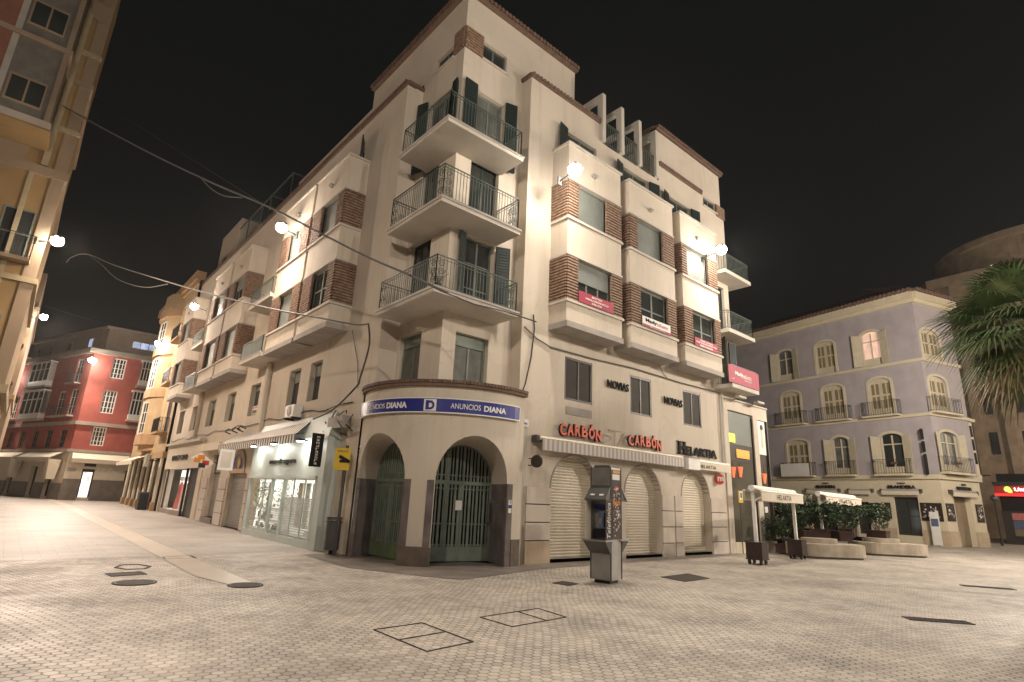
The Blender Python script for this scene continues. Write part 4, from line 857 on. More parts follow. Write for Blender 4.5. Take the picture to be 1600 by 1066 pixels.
# ================================================================== PHONE BOOTH
t=thing('phone_booth','grey steel telephone booth with poster side standing alone on the plaza','phone booth',(10.05,8.16,0),rz=R(11.4))
W_=.49; ST=M['steel']; DS=M['darksteel']
m=MB(); m.box(.06,W_-.06,.06,W_-.06,0,.07,M['iron']); m.build('plinth',t)
m=MB(); m.box(0,W_,0,W_,.07,.62,ST); m.box(0,W_,0,W_,2.03,2.42,ST); m.box(.16,W_-.16,.0,W_,.62,2.03,ST); m.box(0,.16,W_-.02,W_,.62,2.03,ST); m.box(0,.16,0,.02,.62,2.03,ST); m.box(W_-.16,W_,W_-.02,W_,.62,2.03,ST); m.box(W_-.16,W_,0,.02,.62,2.03,ST)
for x in (0,W_): 
    for y in (0,W_): m.box(x-.012,x+.012,y-.012,y+.012,.07,2.44,DS)
m.box(.05,W_+.04,.05,W_-.05,2.42,2.47,DS); m.build('column',t)
for sg,nm in ((-1,'a'),(1,'b')):
    ff=(lambda x:x) if sg<0 else (lambda x:W_-x)
    X=lambda p:[(ff(a),b,c) for a,b,c in p]
    m=MB(); m.hexa(X([(0,.0,2.03),(0,W_,2.03),(.05,W_,2.03),(.05,0,2.03),(-.26,-.02,1.73),(-.26,W_+.02,1.73),(-.22,W_+.02,1.73),(-.22,-.02,1.73)]),DS)
    m.hexa(X([(-.26,-.02,1.70),(-.26,W_+.02,1.70),(.05,W_+.02,1.70),(.05,-.02,1.70),(-.26,-.02,1.73),(-.26,W_+.02,1.73),(.05,W_+.02,1.73),(.05,-.02,1.73)]),DS)
    for y in (0,W_): m.face(X([(0,y,2.03),(-.26,y,1.73),(0,y,1.73)]),DS)
    if sg<0:
        for y in (.08,.3): m.hexa(X([(-.2,y,1.81),(-.2,y+.1,1.81),(-.19,y+.1,1.81),(-.19,y,1.81),(-.175,y,1.84),(-.175,y+.1,1.84),(-.165,y+.1,1.84),(-.165,y,1.84)]),M['white'])
    m.build('canopy',t)
    m=MB(); m.hexa(X([(-.03,.0,.6),(-.03,W_,.6),(0,W_,.6),(0,0,.6),(-.3,-.03,.86),(-.3,W_+.03,.86),(0,W_+.03,.86),(0,-.03,.86)]),DS); m.hexa(X([(-.31,-.04,.86),(-.31,W_+.04,.86),(.1,W_+.04,.86),(.1,-.04,.86),(-.31,-.04,.89),(-.31,W_+.04,.89),(.1,W_+.04,.89),(.1,-.04,.89)]),ST); m.build('shelf',t)
    m=MB(); m.hexa(X([(-.25,W_-.01,.89),(0,W_-.01,.89),(0,W_,.89),(-.25,W_,.89),(-.25,W_-.01,1.7),(0,W_-.01,1.7),(0,W_,1.7),(-.25,W_,1.7)]),M['canvas']); m.build('side_panel',t)
    m=MB(); m.box(min(ff(.06),ff(.16)),max(ff(.06),ff(.16)),.12,.34,1.12,1.5,M['phone']); m.box(min(ff(.045),ff(.06)),max(ff(.045),ff(.06)),.24,.32,1.2,1.34,ST); m.bar((ff(.03),.17,1.15),(ff(.03),.17,1.45),.022,M['black'],8); m.box(min(ff(.1),ff(.155)),max(ff(.1),ff(.155)),.05,.44,1.5,1.62,M['blue']); m.box(min(ff(.1),ff(.155)),max(ff(.1),ff(.155)),.03,.46,.92,1.1,M['black']); m.build('telephone',t)
fp=lambda s,z,tt:(s,-.004+tt,z)
m=MB(); m.fbox(fp,.03,W_-.04,.9,2.38,-.012,.0,M['poster']); 
m.fbox(fp,.05,W_-.1,2.16,2.28,-.016,-.01,M['white']); m.fbox(fp,.08,W_-.08,2.3,2.36,-.016,-.01,M['orange']); m.fbox(fp,.17,.34,1.94,2.02,-.016,-.01,M['red']); m.text('Telefónica',fp,.19,.32,1.965,1.995,-.018,.003,M['white'])
m.text('Remix',fp,.06,.42,1.62,1.73,-.018,.004,M['orange'],.02)
for i in range(70): x=random.uniform(.08,.4);z=random.uniform(.95,1.95); m.fbox(fp,x,x+random.uniform(.012,.05),z,z+random.uniform(.015,.05),-.017,-.01,random.choice((M['white'],M['white'],M['edge'],M['pinkdress'],M['canvas'])))
m.build('poster',t)
# vertical lettering on the phone niche cheek
m=MB(); fq=lambda s,z,tt:(-.02-.16*0+ (z-1.3)*0+tt,0,0)
V=lambda s,z,tt:(-.235+ (z), -.012+tt, s)
m.hexa([(-.25,-.01,.89),(0,-.01,.89),(0,0,.89),(-.25,0,.89),(-.25,-.01,1.7),(0,-.01,1.7),(0,0,1.7),(-.25,0,1.7)],M['poster'])
m.text('Telefónica',lambda s,z,tt:(-.03-z,-.012+tt,s),.93,1.66,.02,.17,-.002,.004,M['white'],.0,.2) ; m.build('lettered_cheek',t)
# ================================================================== FREESTANDING AWNINGS
def standawn(name,label,base,ang,L,zt,txt):
    t=thing(name,label,'awning',(*base,0),rz=ang,group='awning stands on wheeled boxes')
    for x in (0,L):
        m=MB(); m.box(x-.27,x+.27,-.25,.25,.16,.66,M['box']); m.box(x-.29,x+.29,-.27,.27,.14,.18,M['box']); m.box(x-.29,x+.29,-.27,.27,.64,.67,M['box']); bx=m.build('wheeled_box',t)
        for dx in (-.2,.2):
            for dy in (-.18,.18):
                m=MB(); m.bar((x+dx,dy-.03,.075),(x+dx,dy+.03,.075),.075,M['rubber'],14); m.box(x+dx-.03,x+dx+.03,dy-.045,dy+.045,.1,.15,M['edge']); m.build('castor',bx)
        m=MB(); m.box(x-.05,x+.05,-.05,.05,.66,zt,M['white']); m.bar((x,0,zt-.35),(x,-.3,zt-.2),.02,M['white']); m.build('post',t)
    m=MB(); m.bar((-.15,0,zt+.05),(L+.15,0,zt+.05),.1,M['white'],14); m.box(-.17,L+.17,-.03,.03,zt-.06,zt,M['white']); m.build('cassette',t)
    for sg in (-1,1):
        m=MB(); y=sg*.28; m.hexa([(-.05,y-.01,zt-.03),(L+.25,y-.01,zt-.03),(L+.25,0,zt+.06),(-.05,0,zt+.06),(-.05,y-.01,zt-.015),(L+.25,y-.01,zt-.015),(L+.25,0,zt+.075),(-.05,0,zt+.075)],M['canvas'])
        m.bar((-.07,y,zt-.03),(L+.27,y,zt-.03),.035,M['white'],8); m.box(-.05,L+.25,y-.008,y+.008,zt-.34,zt-.05,M['canvas'])
        if sg<0: m.text(txt,lambda s,z,tt:(s,y-.01+tt,z),L*.34,L*.72,zt-.27,zt-.1,-.002,.003,M['box'],.005,.15)
        m.build('valance',t)
    return t
standawn('awning_stand','white awning frame printed HELARTIA on two brown wheeled boxes, nearest of its kind',(18.4,9.05),R(6),3.95,2.28,'HELARTIA')
standawn('awning_stand','white awning frame standing behind the shrubs at the stone planters',(25.55,9.75),R(3),4.5,2.36,'HELARTIA')
# ================================================================== STONE PLANTERS + SHRUBS
def stadium(cx,cy,L,Wd,ang,n=14):
    d=Vector((math.cos(ang),math.sin(ang)));nn=Vector((-d.y,d.x));out=[]
    for k,(sg) in enumerate((1,-1)):
        for i in range(n+1):
            a=-PI/2+PI*i/n; v=Vector((cx,cy))+d*sg*(L/2-Wd/2)+(d*math.cos(a)+nn*math.sin(a))*sg*(Wd/2); out.append(tuple(v))
    return out
def planter(cx,cy,L,Wd,ang,label,h=.5):
    t=thing('stone_planter',label,'planter',(cx,cy,0),'curved stone planters')
    m=MB(); m.prism(stadium(cx,cy,L-.16,Wd-.16,ang),0,.08,M['stonedark']); m.prism(stadium(cx,cy,L,Wd,ang),.08,h,M['bench']); m.prism(stadium(cx,cy,L-.1,Wd-.1,ang),h,h+.02,M['bench']); m.build('basin',t)
    m=MB(); m.prism(stadium(cx-.1,cy+.15,L*.45,Wd*.55,ang),h+.02,h+.2,M['bench']); m.build('inner_rim',t)
    return t
A0=math.atan2(-1.38,2.03)
def ctr(p,q,Wd): 
    p,q=Vector(p),Vector(q); d=(q-p).normalized(); return (p+q)/2+Vector((-d.y,d.x))*Wd/2*1.0
c1=ctr((22.75,9.35),(25.05,7.8),1.7); planter(c1.x,c1.y,2.95,1.7,A0,'nearer curved stone planter just right of the awning boxes')
c2=ctr((27.9,9.15),(29.95,7.0),1.7); planter(c2.x,c2.y,3.1,1.7,math.atan2(-2.7,2.65),'farther curved stone planter in front of the lavender house')
def bush_mesh(seed,n=1500):
    rnd=random.Random(seed); m=MB(); cl=[(rnd.gauss(0,.34),rnd.gauss(0,.3),rnd.uniform(.25,1.25),rnd.uniform(.16,.34)) for _ in range(20)]
    for i in range(n):
        cx,cy,cz,r=rnd.choice(cl); v=Vector((rnd.gauss(0,1),rnd.gauss(0,1),rnd.gauss(0,1))).normalized()*r*rnd.uniform(.6,1.08)
        p=Vector((cx,cy,cz))+v; 
        if p.z<.1: continue
        d=Vector((rnd.gauss(0,1),rnd.gauss(0,1),rnd.gauss(0,.6))).normalized(); u=d.cross(Vector((rnd.gauss(0,1),rnd.gauss(0,1),rnd.gauss(0,1)))).normalized(); l=rnd.uniform(.05,.09)
        m.face([p-d*l,p+u*l*.45,p+d*l,p-u*l*.45],M['leaf'] if rnd.random()<.68 else M['leaf2'])
    return m
bp=[]
for k in range(3):
    t=thing('shrub','','shrub'); bush_mesh(k).build('foliage',t)
    m=MB(); m.box(-.42,.42,-.26,.26,-.28,.1,M['terracotta']); m.box(-.45,.45,-.29,.29,.06,.12,M['terracotta']); m.build('pot',t)
    m=MB()
    for i in range(5): m.bar((random.uniform(-.2,.2),random.uniform(-.1,.1),.1),(random.uniform(-.35,.35),random.uniform(-.25,.25),.8),.018,M['trunk'],4)
    m.build('stem',t); bp.append(t)
spots=[(24.2,10.75,0.28,1.0,'low rounded shrub behind the right brown awning box'),(24.7,10.3,.85,1.0,'dark bushy shrub at the left end of the nearer stone planter'),(25.3,9.95,.9,1.15,'tall dense shrub in the middle of the nearer stone planter'),
 (26.0,9.2,.85,1.1,'rounded shrub at the right end of the nearer stone planter'),(27.6,10.4,.8,1.25,'shrub growing between the two stone planters, beside a white awning post'),(28.9,10.0,.9,1.15,'dark shrub at the left end of the farther stone planter'),(29.7,9.0,.9,1.1,'rightmost dark shrub, in the farther stone planter'),(26.8,11.6,.3,1.5,'tall shrub in front of the lavender house behind the awning frame')]
for i,(x,y,z,s_,lab) in enumerate(spots):
    o=bp[i] if i<3 else copy_tree(bp[i%3]); o.location=(x,y,z); o.rotation_euler=(0,0,i*1.3); o.scale=(s_*.85,s_*.85,s_*.82); tag(o,lab,'shrub','shrubs around the stone planters')
# ================================================================== PALM
def palm():
    cx,cy,cz=18.5,1.6,6.5
    t=thing('palm_tree','fan palm with drooping green fronds at the right edge of the picture','palm tree',(cx,cy,0))
    m=MB(); k=14
    for i in range(k): m.bar((cx+.1*math.sin(i*.3),cy,cz*i/k),(cx+.1*math.sin((i+1)*.3),cy,cz*(i+1)/k+.02),.24-.06*i/k+(.03 if i%2 else 0),M['trunk'],12)
    m.build('trunk',t)
    rnd=random.Random(5); m=MB()
    for L_ in range(64):
        az=rnd.uniform(0,2*PI); el=rnd.uniform(-.95,1.2); pl=rnd.uniform(.8,1.45)
        d=Vector((math.cos(az)*math.cos(el),math.sin(az)*math.cos(el),math.sin(el))); base=Vector((cx,cy,cz)); tip=base+d*pl-Vector((0,0,.18*pl))
        m.bar(base,tip,.016,M['palm2'],4)
        side=d.cross(Vector((0,0,1))).normalized(); up=side.cross(d)
        nb=28; bl=rnd.uniform(1.0,1.35); mt=M['dryleaf'] if el<-.45 and rnd.random()<.6 else (M['palm'] if rnd.random()<.72 else M['palm2'])
        for b in range(nb):
            an=(b/(nb-1)-.5)*R(205); dd=(d*math.cos(an)+side*math.sin(an)); 
            l=bl*(1-.25*abs(an)/R(100)); dr=rnd.uniform(.75,1.2)
            pts=[tip+dd*(l*f)+up*(.10*math.sin(f*2))*1.0-Vector((0,0,1))*(.62*dr*max(0,f-.35)**2*l*1.25) for f in (0,.3,.6,.85,1.05)]
            w_=dd.cross(up).normalized()
            wd=[.014,.03,.026,.015,.003]
            for i in range(4): m.face([pts[i]-w_*wd[i],pts[i+1]-w_*wd[i+1],pts[i+1]+w_*wd[i+1],pts[i]+w_*wd[i]],mt)
    m.build('crown',t)
palm()
# ================================================================== LAVENDER HOUSE
dl=Vector((.2075,.9782)); dr=Vector((.951,-.309)); Pc=Vector((43.69,9.0)); C0=Pc+dl*.45
t=thing('corner_house','lavender corner house with cream shutters and a cream ground floor','building',(C0.x,C0.y,0))
nF=Vector((dl.y,-dl.x)); nC=Vector((-dr.y,dr.x))
fF=lambda s,z,tt:(C0.x+dl.x*(s-.45)+nF.x*tt,C0.y+dl.y*(s-.45)+nF.y*tt,z)
fK=lambda s,z,tt:(C0.x+dr.x*s+nC.x*tt,C0.y+dr.y*s+nC.y*tt,z)
WF=15.0
F3=[(9.6,10.95),(6.15,7.6),(2.85,4.15)];F2=[(9.3,10.9),(5.85,7.45),(2.55,4.0)];F1=[(9.0,10.75),(5.9,7.1),(2.3,3.7)]
m=MB(); LV=M['lav']; CT=M['creamtrim']
opsF=[(a,b,11.87,14.33,14.0,.2) for a,b in F3]+[(a,b,8.26,10.87,10.5,.2) for a,b in F2]+[(a,b,4.33,7.02,6.7,.2) for a,b in F1]
m.facade(fF,.45,WF,4.0,16.0,opsF,LV)
opsK=[(.0+.35,2.0+.2,11.8,13.95,13.6,.2),(.4,2.2,8.25,10.7,10.3,.2),(.55,2.4,4.45,7.05,6.7,.2)]
WK=3.95
m.facade(fK,0,WK,4.0,16.0,opsK,LV)
shF=[(1.9,3.4,.5,2.87,0,.3),(5.0,5.9,.4,2.5,0,.3),(7.3,9.3,.0,3.0,2.3,.3)]
m.facade(fF,.45,WF,0,4.0,shF,CT); m.facade(fK,0,WK,0,4.0,[(1.0,2.75,0,3.0,0,.9)],CT)
m.fbox(fF,.45,WF,0,.9,-.04,.02,M['sandstone']) if 0 else None
for a,b in ((.45,1.9),(3.4,5.0),(5.9,7.3),(9.3,WF)): m.fbox(fF,a,b,0,.9,-.05,.02,M['sandstone'])
for a,b in ((0,1.0),(2.75,WK)): m.fbox(fK,a,b,0,.9,-.05,.02,M['sandstone'])
for z,h,pj in ((4.0,.28,.14),(7.98,.2,.12),(11.6,.2,.12),(15.95,.5,.35),(15.7,.25,.18)):
    m.fbox(fF,.45-pj*.4,WF,z,z+h,-pj,.1,CT); m.fbox(fK,-pj*.4,WK+pj,z,z+h,-pj,.1,CT)
m.face([fK(WK,0,0),fK(WK,0,12),fK(WK,16.3,12),fK(WK,16.3,0)],LV); m.face([fF(WF,0,0),fF(WF,0,12),fF(WF,16.3,12),fF(WF,16.3,0)],LV)
m.face([fF(.45,16.3,.3),fF(WF,16.3,.3),fF(WF,16.3,10),fK(WK,16.3,10),fK(WK,16.3,.3)],M['mortar'])
m.fbox(fK,1.0,2.75,0,3.0,.9,.95,M['interior']); m.fbox(fK,1.55,2.75,0,2.95,.35,.9,M['tan'])
m.build('wall',t)
m=MB(); tiles(m,fF,.2,WF,16.47,.5,.3); tiles(m,fK,-.2,WK+.3,16.47,.5,.3)
m.face([fF(.2,16.5,.2),fF(WF,16.5,.2),fF(WF,19.4,6),fF(4,19.4,6)],M['tile']); m.face([fF(.2,16.5,.2),fK(WK,16.5,.2),fK(WK,19.4,6),fF(4,19.4,6)],M['tile'])
m.build('roof',t)
def lavwin(fm,a,b,c_,d,kind,rail):
    # cream surround, then louvred shutters closed / open / glass
    o=MB(); 
    for x0,x1 in ((a-.17,a),(b,b+.17)): o.fbox(fm,x0,x1,c_,d-.3,-.05,.02,CT)
    n=10
    for i in range(n):
        t0,t1=PI*i/n,PI*(i+1)/n; q=lambda tt,g,k:fm((a+b)/2-((b-a)/2+g)*math.cos(tt),d-.33+(.33+g)*math.sin(tt),k)
        o.hexa([q(t0,0,-.05),q(t1,0,-.05),q(t1,0,.02),q(t0,0,.02),q(t0,.17,-.05),q(t1,.17,-.05),q(t1,.17,.02),q(t0,.17,.02)],CT)
    wn=o.build('window',t)
    g_=MB(); mid=(a+b)/2
    if kind=='closed':
        for x0,x1 in ((a,mid-.015),(mid+.015,b)):
            g_.fbox(fm,x0,x1,c_,d,.1,.14,M['creamshutter']); 
            for k in range(2):
                u0=x0+(x1-x0)*(.14+.42*k);u1=u0+(x1-x0)*.28
                for z0,z1 in ((c_+(d-c_)*.2,c_+(d-c_)*.52),(c_+(d-c_)*.57,c_+(d-c_)*.86)): g_.fbox(fm,u0,u1,z0,z1,.085,.1,M['louvregap'])
        g_.build('shutter_leaf',wn)
    else:
        gm={'glass':M['curtain'] if random.random()<.4 else M['glass'],'lit':M['litpink'],'pale':M['curtain']}[kind]
        g_.fbox(fm,a,b,c_,d,.16,.18,gm); g_.build('pane',wn)
        f_=MB()
        for x in (a,mid-.04,b-.08): f_.fbox(fm,x,x+.08,c_,d-.12,.1,.16,CT)
        f_.fbox(fm,a,b,c_,c_+.5,.09,.15,CT); f_.fbox(fm,a,b,d-.75,d-.68,.1,.16,CT); f_.build('frame',wn)
        for e,sg in ((a,-1),(b,1)):
            s_=MB(); p0=fm(e,c_,-.06); w_=.55
            s_.hexa([fm(e,c_,-.07),fm(e+sg*w_,c_,-.2),fm(e+sg*w_,c_,-.16),fm(e,c_,-.03),fm(e,d-.2,-.07),fm(e+sg*w_,d-.1,-.2),fm(e+sg*w_,d-.1,-.16),fm(e,d-.2,-.03)],M['creamshutter']); s_.build('shutter_leaf',wn)
    if rail:
        r=MB(); x0,x1=a-.45,b+.45; r.fbox(fm,x0,x1,c_-.12,c_,-.5,0,CT); bl=r.build('balcony',t)
        p,q,r1,r2=[fm(x,0,tt)[:2] for x,tt in ((x0,0),(x0,-.46),(x1,-.46),(x1,0))]
        railing([p,q,r1,r2],c_,.95,M['iron'],.16,.012).build('railing',bl)
kinds3=('pale','closed','lit');kinds1=('closed','glass','glass')
for (a,b),k in zip(F3,kinds3): lavwin(fF,a,b,11.87,14.33,k,False)
for a,b in F2: lavwin(fF,a,b,8.26,10.87,'closed',True)
for (a,b),k in zip(F1,kinds1): lavwin(fF,a,b,4.33,7.02,k,True)
lavwin(fK,.35,2.2,11.8,13.95,'closed',False);lavwin(fK,.4,2.2,8.25,10.7,'closed',True);lavwin(fK,.55,2.4,4.45,7.05,'glass',True)
m=MB(); # white cloth on balcony
m.fbox(fF,8.75,11.1,4.25,5.2,-.56,-.53,M['white']); solo(m,'balcony_cover','white cloth tied over the lowest left balcony of the lavender house','cloth',loc=fF(9.9,4.3,-.55))
# glazed bay on the right flank
m=MB(); fs=lambda s,z,tt:(fK(WK,0,0)[0]+nC.x*s+dr.x*tt,fK(WK,0,0)[1]+nC.y*s+dr.y*tt,z)
m.fbox(fs,.3,2.2,4.5,8.0,0,.9,CT); m.fbox(fs,.1,2.4,8.0,8.2,0,1.0,CT); m.fbox(fs,.25,2.25,4.3,4.5,0,.95,CT); m.fbox(fs,.25,2.2,8.6,11.8,0,.5,CT)
for z in (5.2,6.1,7.0):
    m.fbox(fs,.27,.3,z,z+.75,.12,.42,M['glass']); m.fbox(fs,.27,.3,z,z+.75,.5,.8,M['glass'])
m.build('glazed_bay',t)
for fm,a,b,c_,d in ((fF,1.9,3.4,.5,2.87),(fF,5.0,5.9,.4,2.5),(fF,7.3,9.3,0,3.0)): window(t,fm,a,b,c_,d,.2,M['darkframe'],M['glass'],1,1,.08)
for a,b,z0,z1,fm,lab in ((.6,1.8,1.45,2.55,fF,''),(3.6,3.98,1.45,2.5,fF,''),(4.25,4.95,1.5,2.45,fF,''),(.1,.85,1.5,2.55,fK,''),(3.1,3.8,1.5,2.6,fK,'')):
    m=MB(); m.fbox(fm,a,b,z0,z1,-.05,0,M['box']); rnd=random.Random(int(a*100))
    for i in range(26): x=rnd.uniform(a+.06,b-.2);z=rnd.uniform(z0+.08,z1-.2); m.fbox(fm,x,x+rnd.uniform(.04,.16),z,z+rnd.uniform(.04,.16),-.055-.0004*i,-.05,rnd.choice((M['edge'],M['greyshutter'],M['poster'],M['white'],M['brownstone'])))
    m.build('poster_frame',t)
for fm,x in ((fF,7.9),(fF,4.15-.4),(fK,2.75)):
    m=MB(); w_=1.5; a,b=(x+w_/2,x-w_/2) if fm is fF else (x-1.35,x+.15)
    if fm is fF and x<5: a,b=3.6,1.9
    m.text('BRANDERA',fm,a,b,3.42,3.62,-.05,.04,M['black'],.04); mid=(a+b)/2; m.text('TAPAS',fm,mid+(a-b)*.15,mid-(a-b)*.15,3.7,3.8,-.05,.04,M['black'],.0); m.build('lettering',t)
for fm,a,b,lab in ((fF,1.6,4.0,''),(fF,4.6,6.2,''),(fF,6.9,9.4,''),(fK,.6,3.2,'')):
    m=MB(); m.bar(fm(a,3.28,-.14),fm(b,3.28,-.14),.08,M['edge'],8); m.fbox(fm,a+.05,b-.05,3.0,3.25,-.24,-.22,M['canvas']); m.fbox(fm,a-.05,a+.05,3.15,3.38,-.25,0,M['darksteel']); m.fbox(fm,b-.05,b+.05,3.15,3.38,-.25,0,M['darksteel']); m.build('shop_awning',t)
m=MB(); 
for i,zz in enumerate((7.0,6.2,5.4,4.75)): m.fbox(fF,1.0,1.06,zz-.5,zz+.15,-.3,-.02,M['black'])
m.build('vertical_sign',t)
for fm,a,b in ((fF,2.6,3.2),(fK,1.5,2.0)):
    m=MB(); m.fbox(fm,a+.1,b-.15,4.98,5.1,-.35,-.2,M['brownred']); m.build('flower_box',t)
m=MB(); m.fbox(fF,.7,1.2,.0,2.0,-.4,-.36,M['white']); m.fbox(fF,.75,1.15,1.15,1.6,-.41,-.4,M['phone']); m.fbox(fF,.72,1.18,0,.06,-.6,-.2,M['edge']); solo(m,'standing_banner','narrow white standing banner in front of the lavender house posters','banner',loc=fF(.95,0,-.4))
# ================================================================== FAR RIGHT TOWER + BANK
t=thing('stone_tower','tall dark brown stone building with stepped rounded top behind the palm','building',(75,9,0))
m=MB()
def arc(cx,cy,r,a0,a1,n): return [(cx+r*math.cos(R(a0+(a1-a0)*i/n)),cy+r*math.sin(R(a0+(a1-a0)*i/n))) for i in range(n+1)]
m.prism([(74,13.8),(78,16),(95,16),(95,-12),(76,-12)]+[(74,6.5),(73.6,9.5)],0,26.2,M['tower'])
m.prism([(73.4,14.3),(78,16.8),(95,16.8),(95,-12.8),(75.4,-12.8),(73.2,6.0),(72.9,9.8)],26.2,27.3,M['tower'])
m.prism(arc(83,5,9.5,90,270,16),27.3,31.0,M['tower']); m.prism(arc(83,5,10.0,90,270,16),30.4,31.1,M['tower'])
for y in (12,9.5,7,4.5,2): m.box(73.3,74.2,y-.35,y+.35,6,26.2,M['tower'])
for z in (8,12,16,20):
    for y in (10.7,8.2,5.7,3.2): m.box(73.7,74.1,y-.55,y+.55,z,z+2.2,M['glass'])
m.build('wall',t)
m=MB(); m.disc((73.45,4.6,29.2),(1,.05,0),.75,.5,M['greyframe'],20); m.disc((73.3,4.6,29.2),(1,.05,0),.45,.4,M['tower'],20); m.box(73.6,73.9,3.0,6.2,28.1,30.1,M['tan']); m.build('emblem',t)
t=thing('bank_branch','dark shop front with red lit sign and pale panels at the far right','shop',(58,8.5,0))
m=MB(); m.box(58.5,66,-4,9.0,0,5.2,M['interior']); m.box(58.2,58.5,7.6,9.0,.0,2.4,M['darkframe']); m.build('wall',t)
m=MB(); m.box(57.9,58.4,4.5,9.15,3.55,4.3,M['red']); m.box(57.86,57.9,4.5,9.15,3.5,3.62,M['redled']); m.box(57.84,57.9,4.5,9.15,3.62,3.68,M['redled']); m.box(57.7,58.6,4.5,9.2,4.3,4.55,M['iron']); fu=lambda s,z,tt:(57.84+tt,s,z); m.text('Unicaja',fu,7.95,6.6,3.8,4.12,-.03,.03,M['whiteled'],.03); m.disc((57.82,8.35,4.0),(1,0,0),.2,.04,M['greenled'],16); m.box(57.8,57.86,8.1,8.3,3.75,3.95,M['greenled']); m.build('lit_sign',t)
m=MB(); m.box(58.1,58.2,7.5,8.5,.5,2.3,M['poster']); m.box(58.05,58.1,7.6,8.4,1.75,2.25,M['pinkdress']); m.box(58.05,58.1,7.6,8.4,.6,1.1,M['tan']); m.box(58.05,58.1,7.6,8.4,1.12,1.7,M['phone']); m.build('poster',t)
m=MB(); m.box(58.1,58.2,4,7.2,.3,2.5,em('lit_glass_panel',(.75,.9,.95),.55,1.5)); m.build('lit_pane',t)
t=thing('street_lamp','thin black street post in front of the far dark shop','street lamp',(52.5,8.4,0)); m=MB(); m.bar((52.5,8.4,0),(52.5,8.4,3.0),.05,M['iron'],8); m.bar((52.5,8.4,0),(52.5,8.4,.5),.08,M['iron'],8); m.build('post',t); m=MB(); m.ball((52.5,8.4,3.15),.22,M['darksteel'],10,8); m.build('globe',t)
# ================================================================== ORANGE HOUSE
t=thing('bay_house','ochre house with stacked white glazed round bays beyond the cream building','building',(7.1,42,0))
fO=lambda s,z,tt:(7.15+tt,s,z); m=MB(); OC=M['ochre']
m.facade(fO,41.35,54.5,3.6,15.2,[(42.1,43.3,4.9,7.3,0,.3),(42.1,43.3,8.2,10.3,0,.3),(42.1,43.3,11.2,13.2,0,.3)],OC)
m.fbox(fO,41.35,54.5,15.2,15.8,-.3,.3,M['ochre2']); m.box(7.2,15,41.4,54.5,0,15.2,M['interior']); m.fbox(fO,41.35,54.5,14.9,15.2,-.15,.0,M['ochre2']); m.box(8.5,14,43,52,15.8,17.2,OC)
m.face([fO(54.5,0,0),fO(54.5,0,8),fO(54.5,15.2,8),fO(54.5,15.2,0)],OC)
for y in (41.5,43.6,45.5,47.4,49.4,51.4,53.6): m.fbox(fO,y,y+.55,0,3.2,-.06,.3,M['creamtrim']); m.fbox(fO,y-.08,y+.63,0,.5,-.12,.3,M['ochre2'])
m.fbox(fO,41.35,54.5,3.2,3.6,-.1,.3,M['ochre2'])
m.build('wall',t)
def obay(y0,y1):
    yc=(y0+y1)/2; h=(y1-y0)/2
    poly=lambda g:[(7.15,y0-g),(6.55-g,yc-h*.55),(6.4-g,yc),(6.55-g,yc+h*.55),(7.15,y1+g)]
    m=MB()
    for z0,z1,g,mt in ((4.2,4.9,.12,'ochre2'),(7.5,8.1,.15,'ochre2'),(10.6,11.2,.15,'ochre2'),(13.5,14.2,.2,'ochre2'),(4.9,7.5,0,'ochre'),(8.1,10.6,0,'ochre'),(11.2,13.5,0,'ochre'),(14.2,15.3,.05,'ochre')): m.prism(poly(g),z0,z1,M[mt])
    m.prism(poly(-.2),3.8,4.2,M['ochre2']); by=m.build('round_bay',t)
    for z0,z1 in ((4.95,7.2),(8.2,10.4),(11.3,13.2)):
        P=poly(.012)
        for a,b in ((1,2),(2,3)):
            p,q=Vector(P[a]),Vector(P[b]); L=(q-p).length; d=(q-p)/L; nn=Vector((-d.y,d.x)); nn=nn if nn.x>0 else -nn
            fm=lambda s,z,tt,p=p,d=d,nn=nn:(p.x+d.x*s+nn.x*tt,p.y+d.y*s+nn.y*tt,z)
            window(by,fm,.08,L-.08,z0,z1,-.03,M['white'],M['glass'],1,2,.07)
obay(45.6,50.3)
for z in (4.85,8.1,11.15):
    m=MB(); m.fbox(fO,41.9,44.2,z-.12,z,-.6,0,M['ochre2']); bl=m.build('balcony',t); railing([(7.15,41.95),(6.6,41.95),(6.6,44.15),(7.15,44.15)],z,.9,M['iron'],.14,.014).build('railing',bl)
    window(t,fO,42.1,43.3,z+.05,z+2.3,.15,M['green'],M['glass'],1,0)
m=MB(); m.hexa([(6.0,45,3.05),(6.0,52,3.0),(7.1,52,3.5),(7.1,45,3.5),(6.0,45,3.08),(6.0,52,3.03),(7.1,52,3.53),(7.1,45,3.53)],M['canvas']); m.box(5.99,6.01,45,52,2.8,3.07,M['canvas']); m.build('shop_awning',t)
m=MB(); m.box(6.5,7.0,42.6,43.3,0,1.0,M['iron']); m.box(6.48,7.02,42.58,43.32,1.0,1.08,M['darksteel']); solo(m,'litter_bin','black square bin before the columns of the ochre house','bin',loc=(6.75,43,0))
m=MB(); m.box(6.3,6.45,41.6,42.4,2.6,3.4,M['edge']); m.box(6.28,6.3,41.65,42.35,2.65,3.35,M['goods']); m.bar((6.4,42,3.0),(7.2,42,3.0),.03,M['iron']); solo(m,'blade_sign','small grey box sign between the cream building and the ochre house','sign',loc=(6.4,42,3))
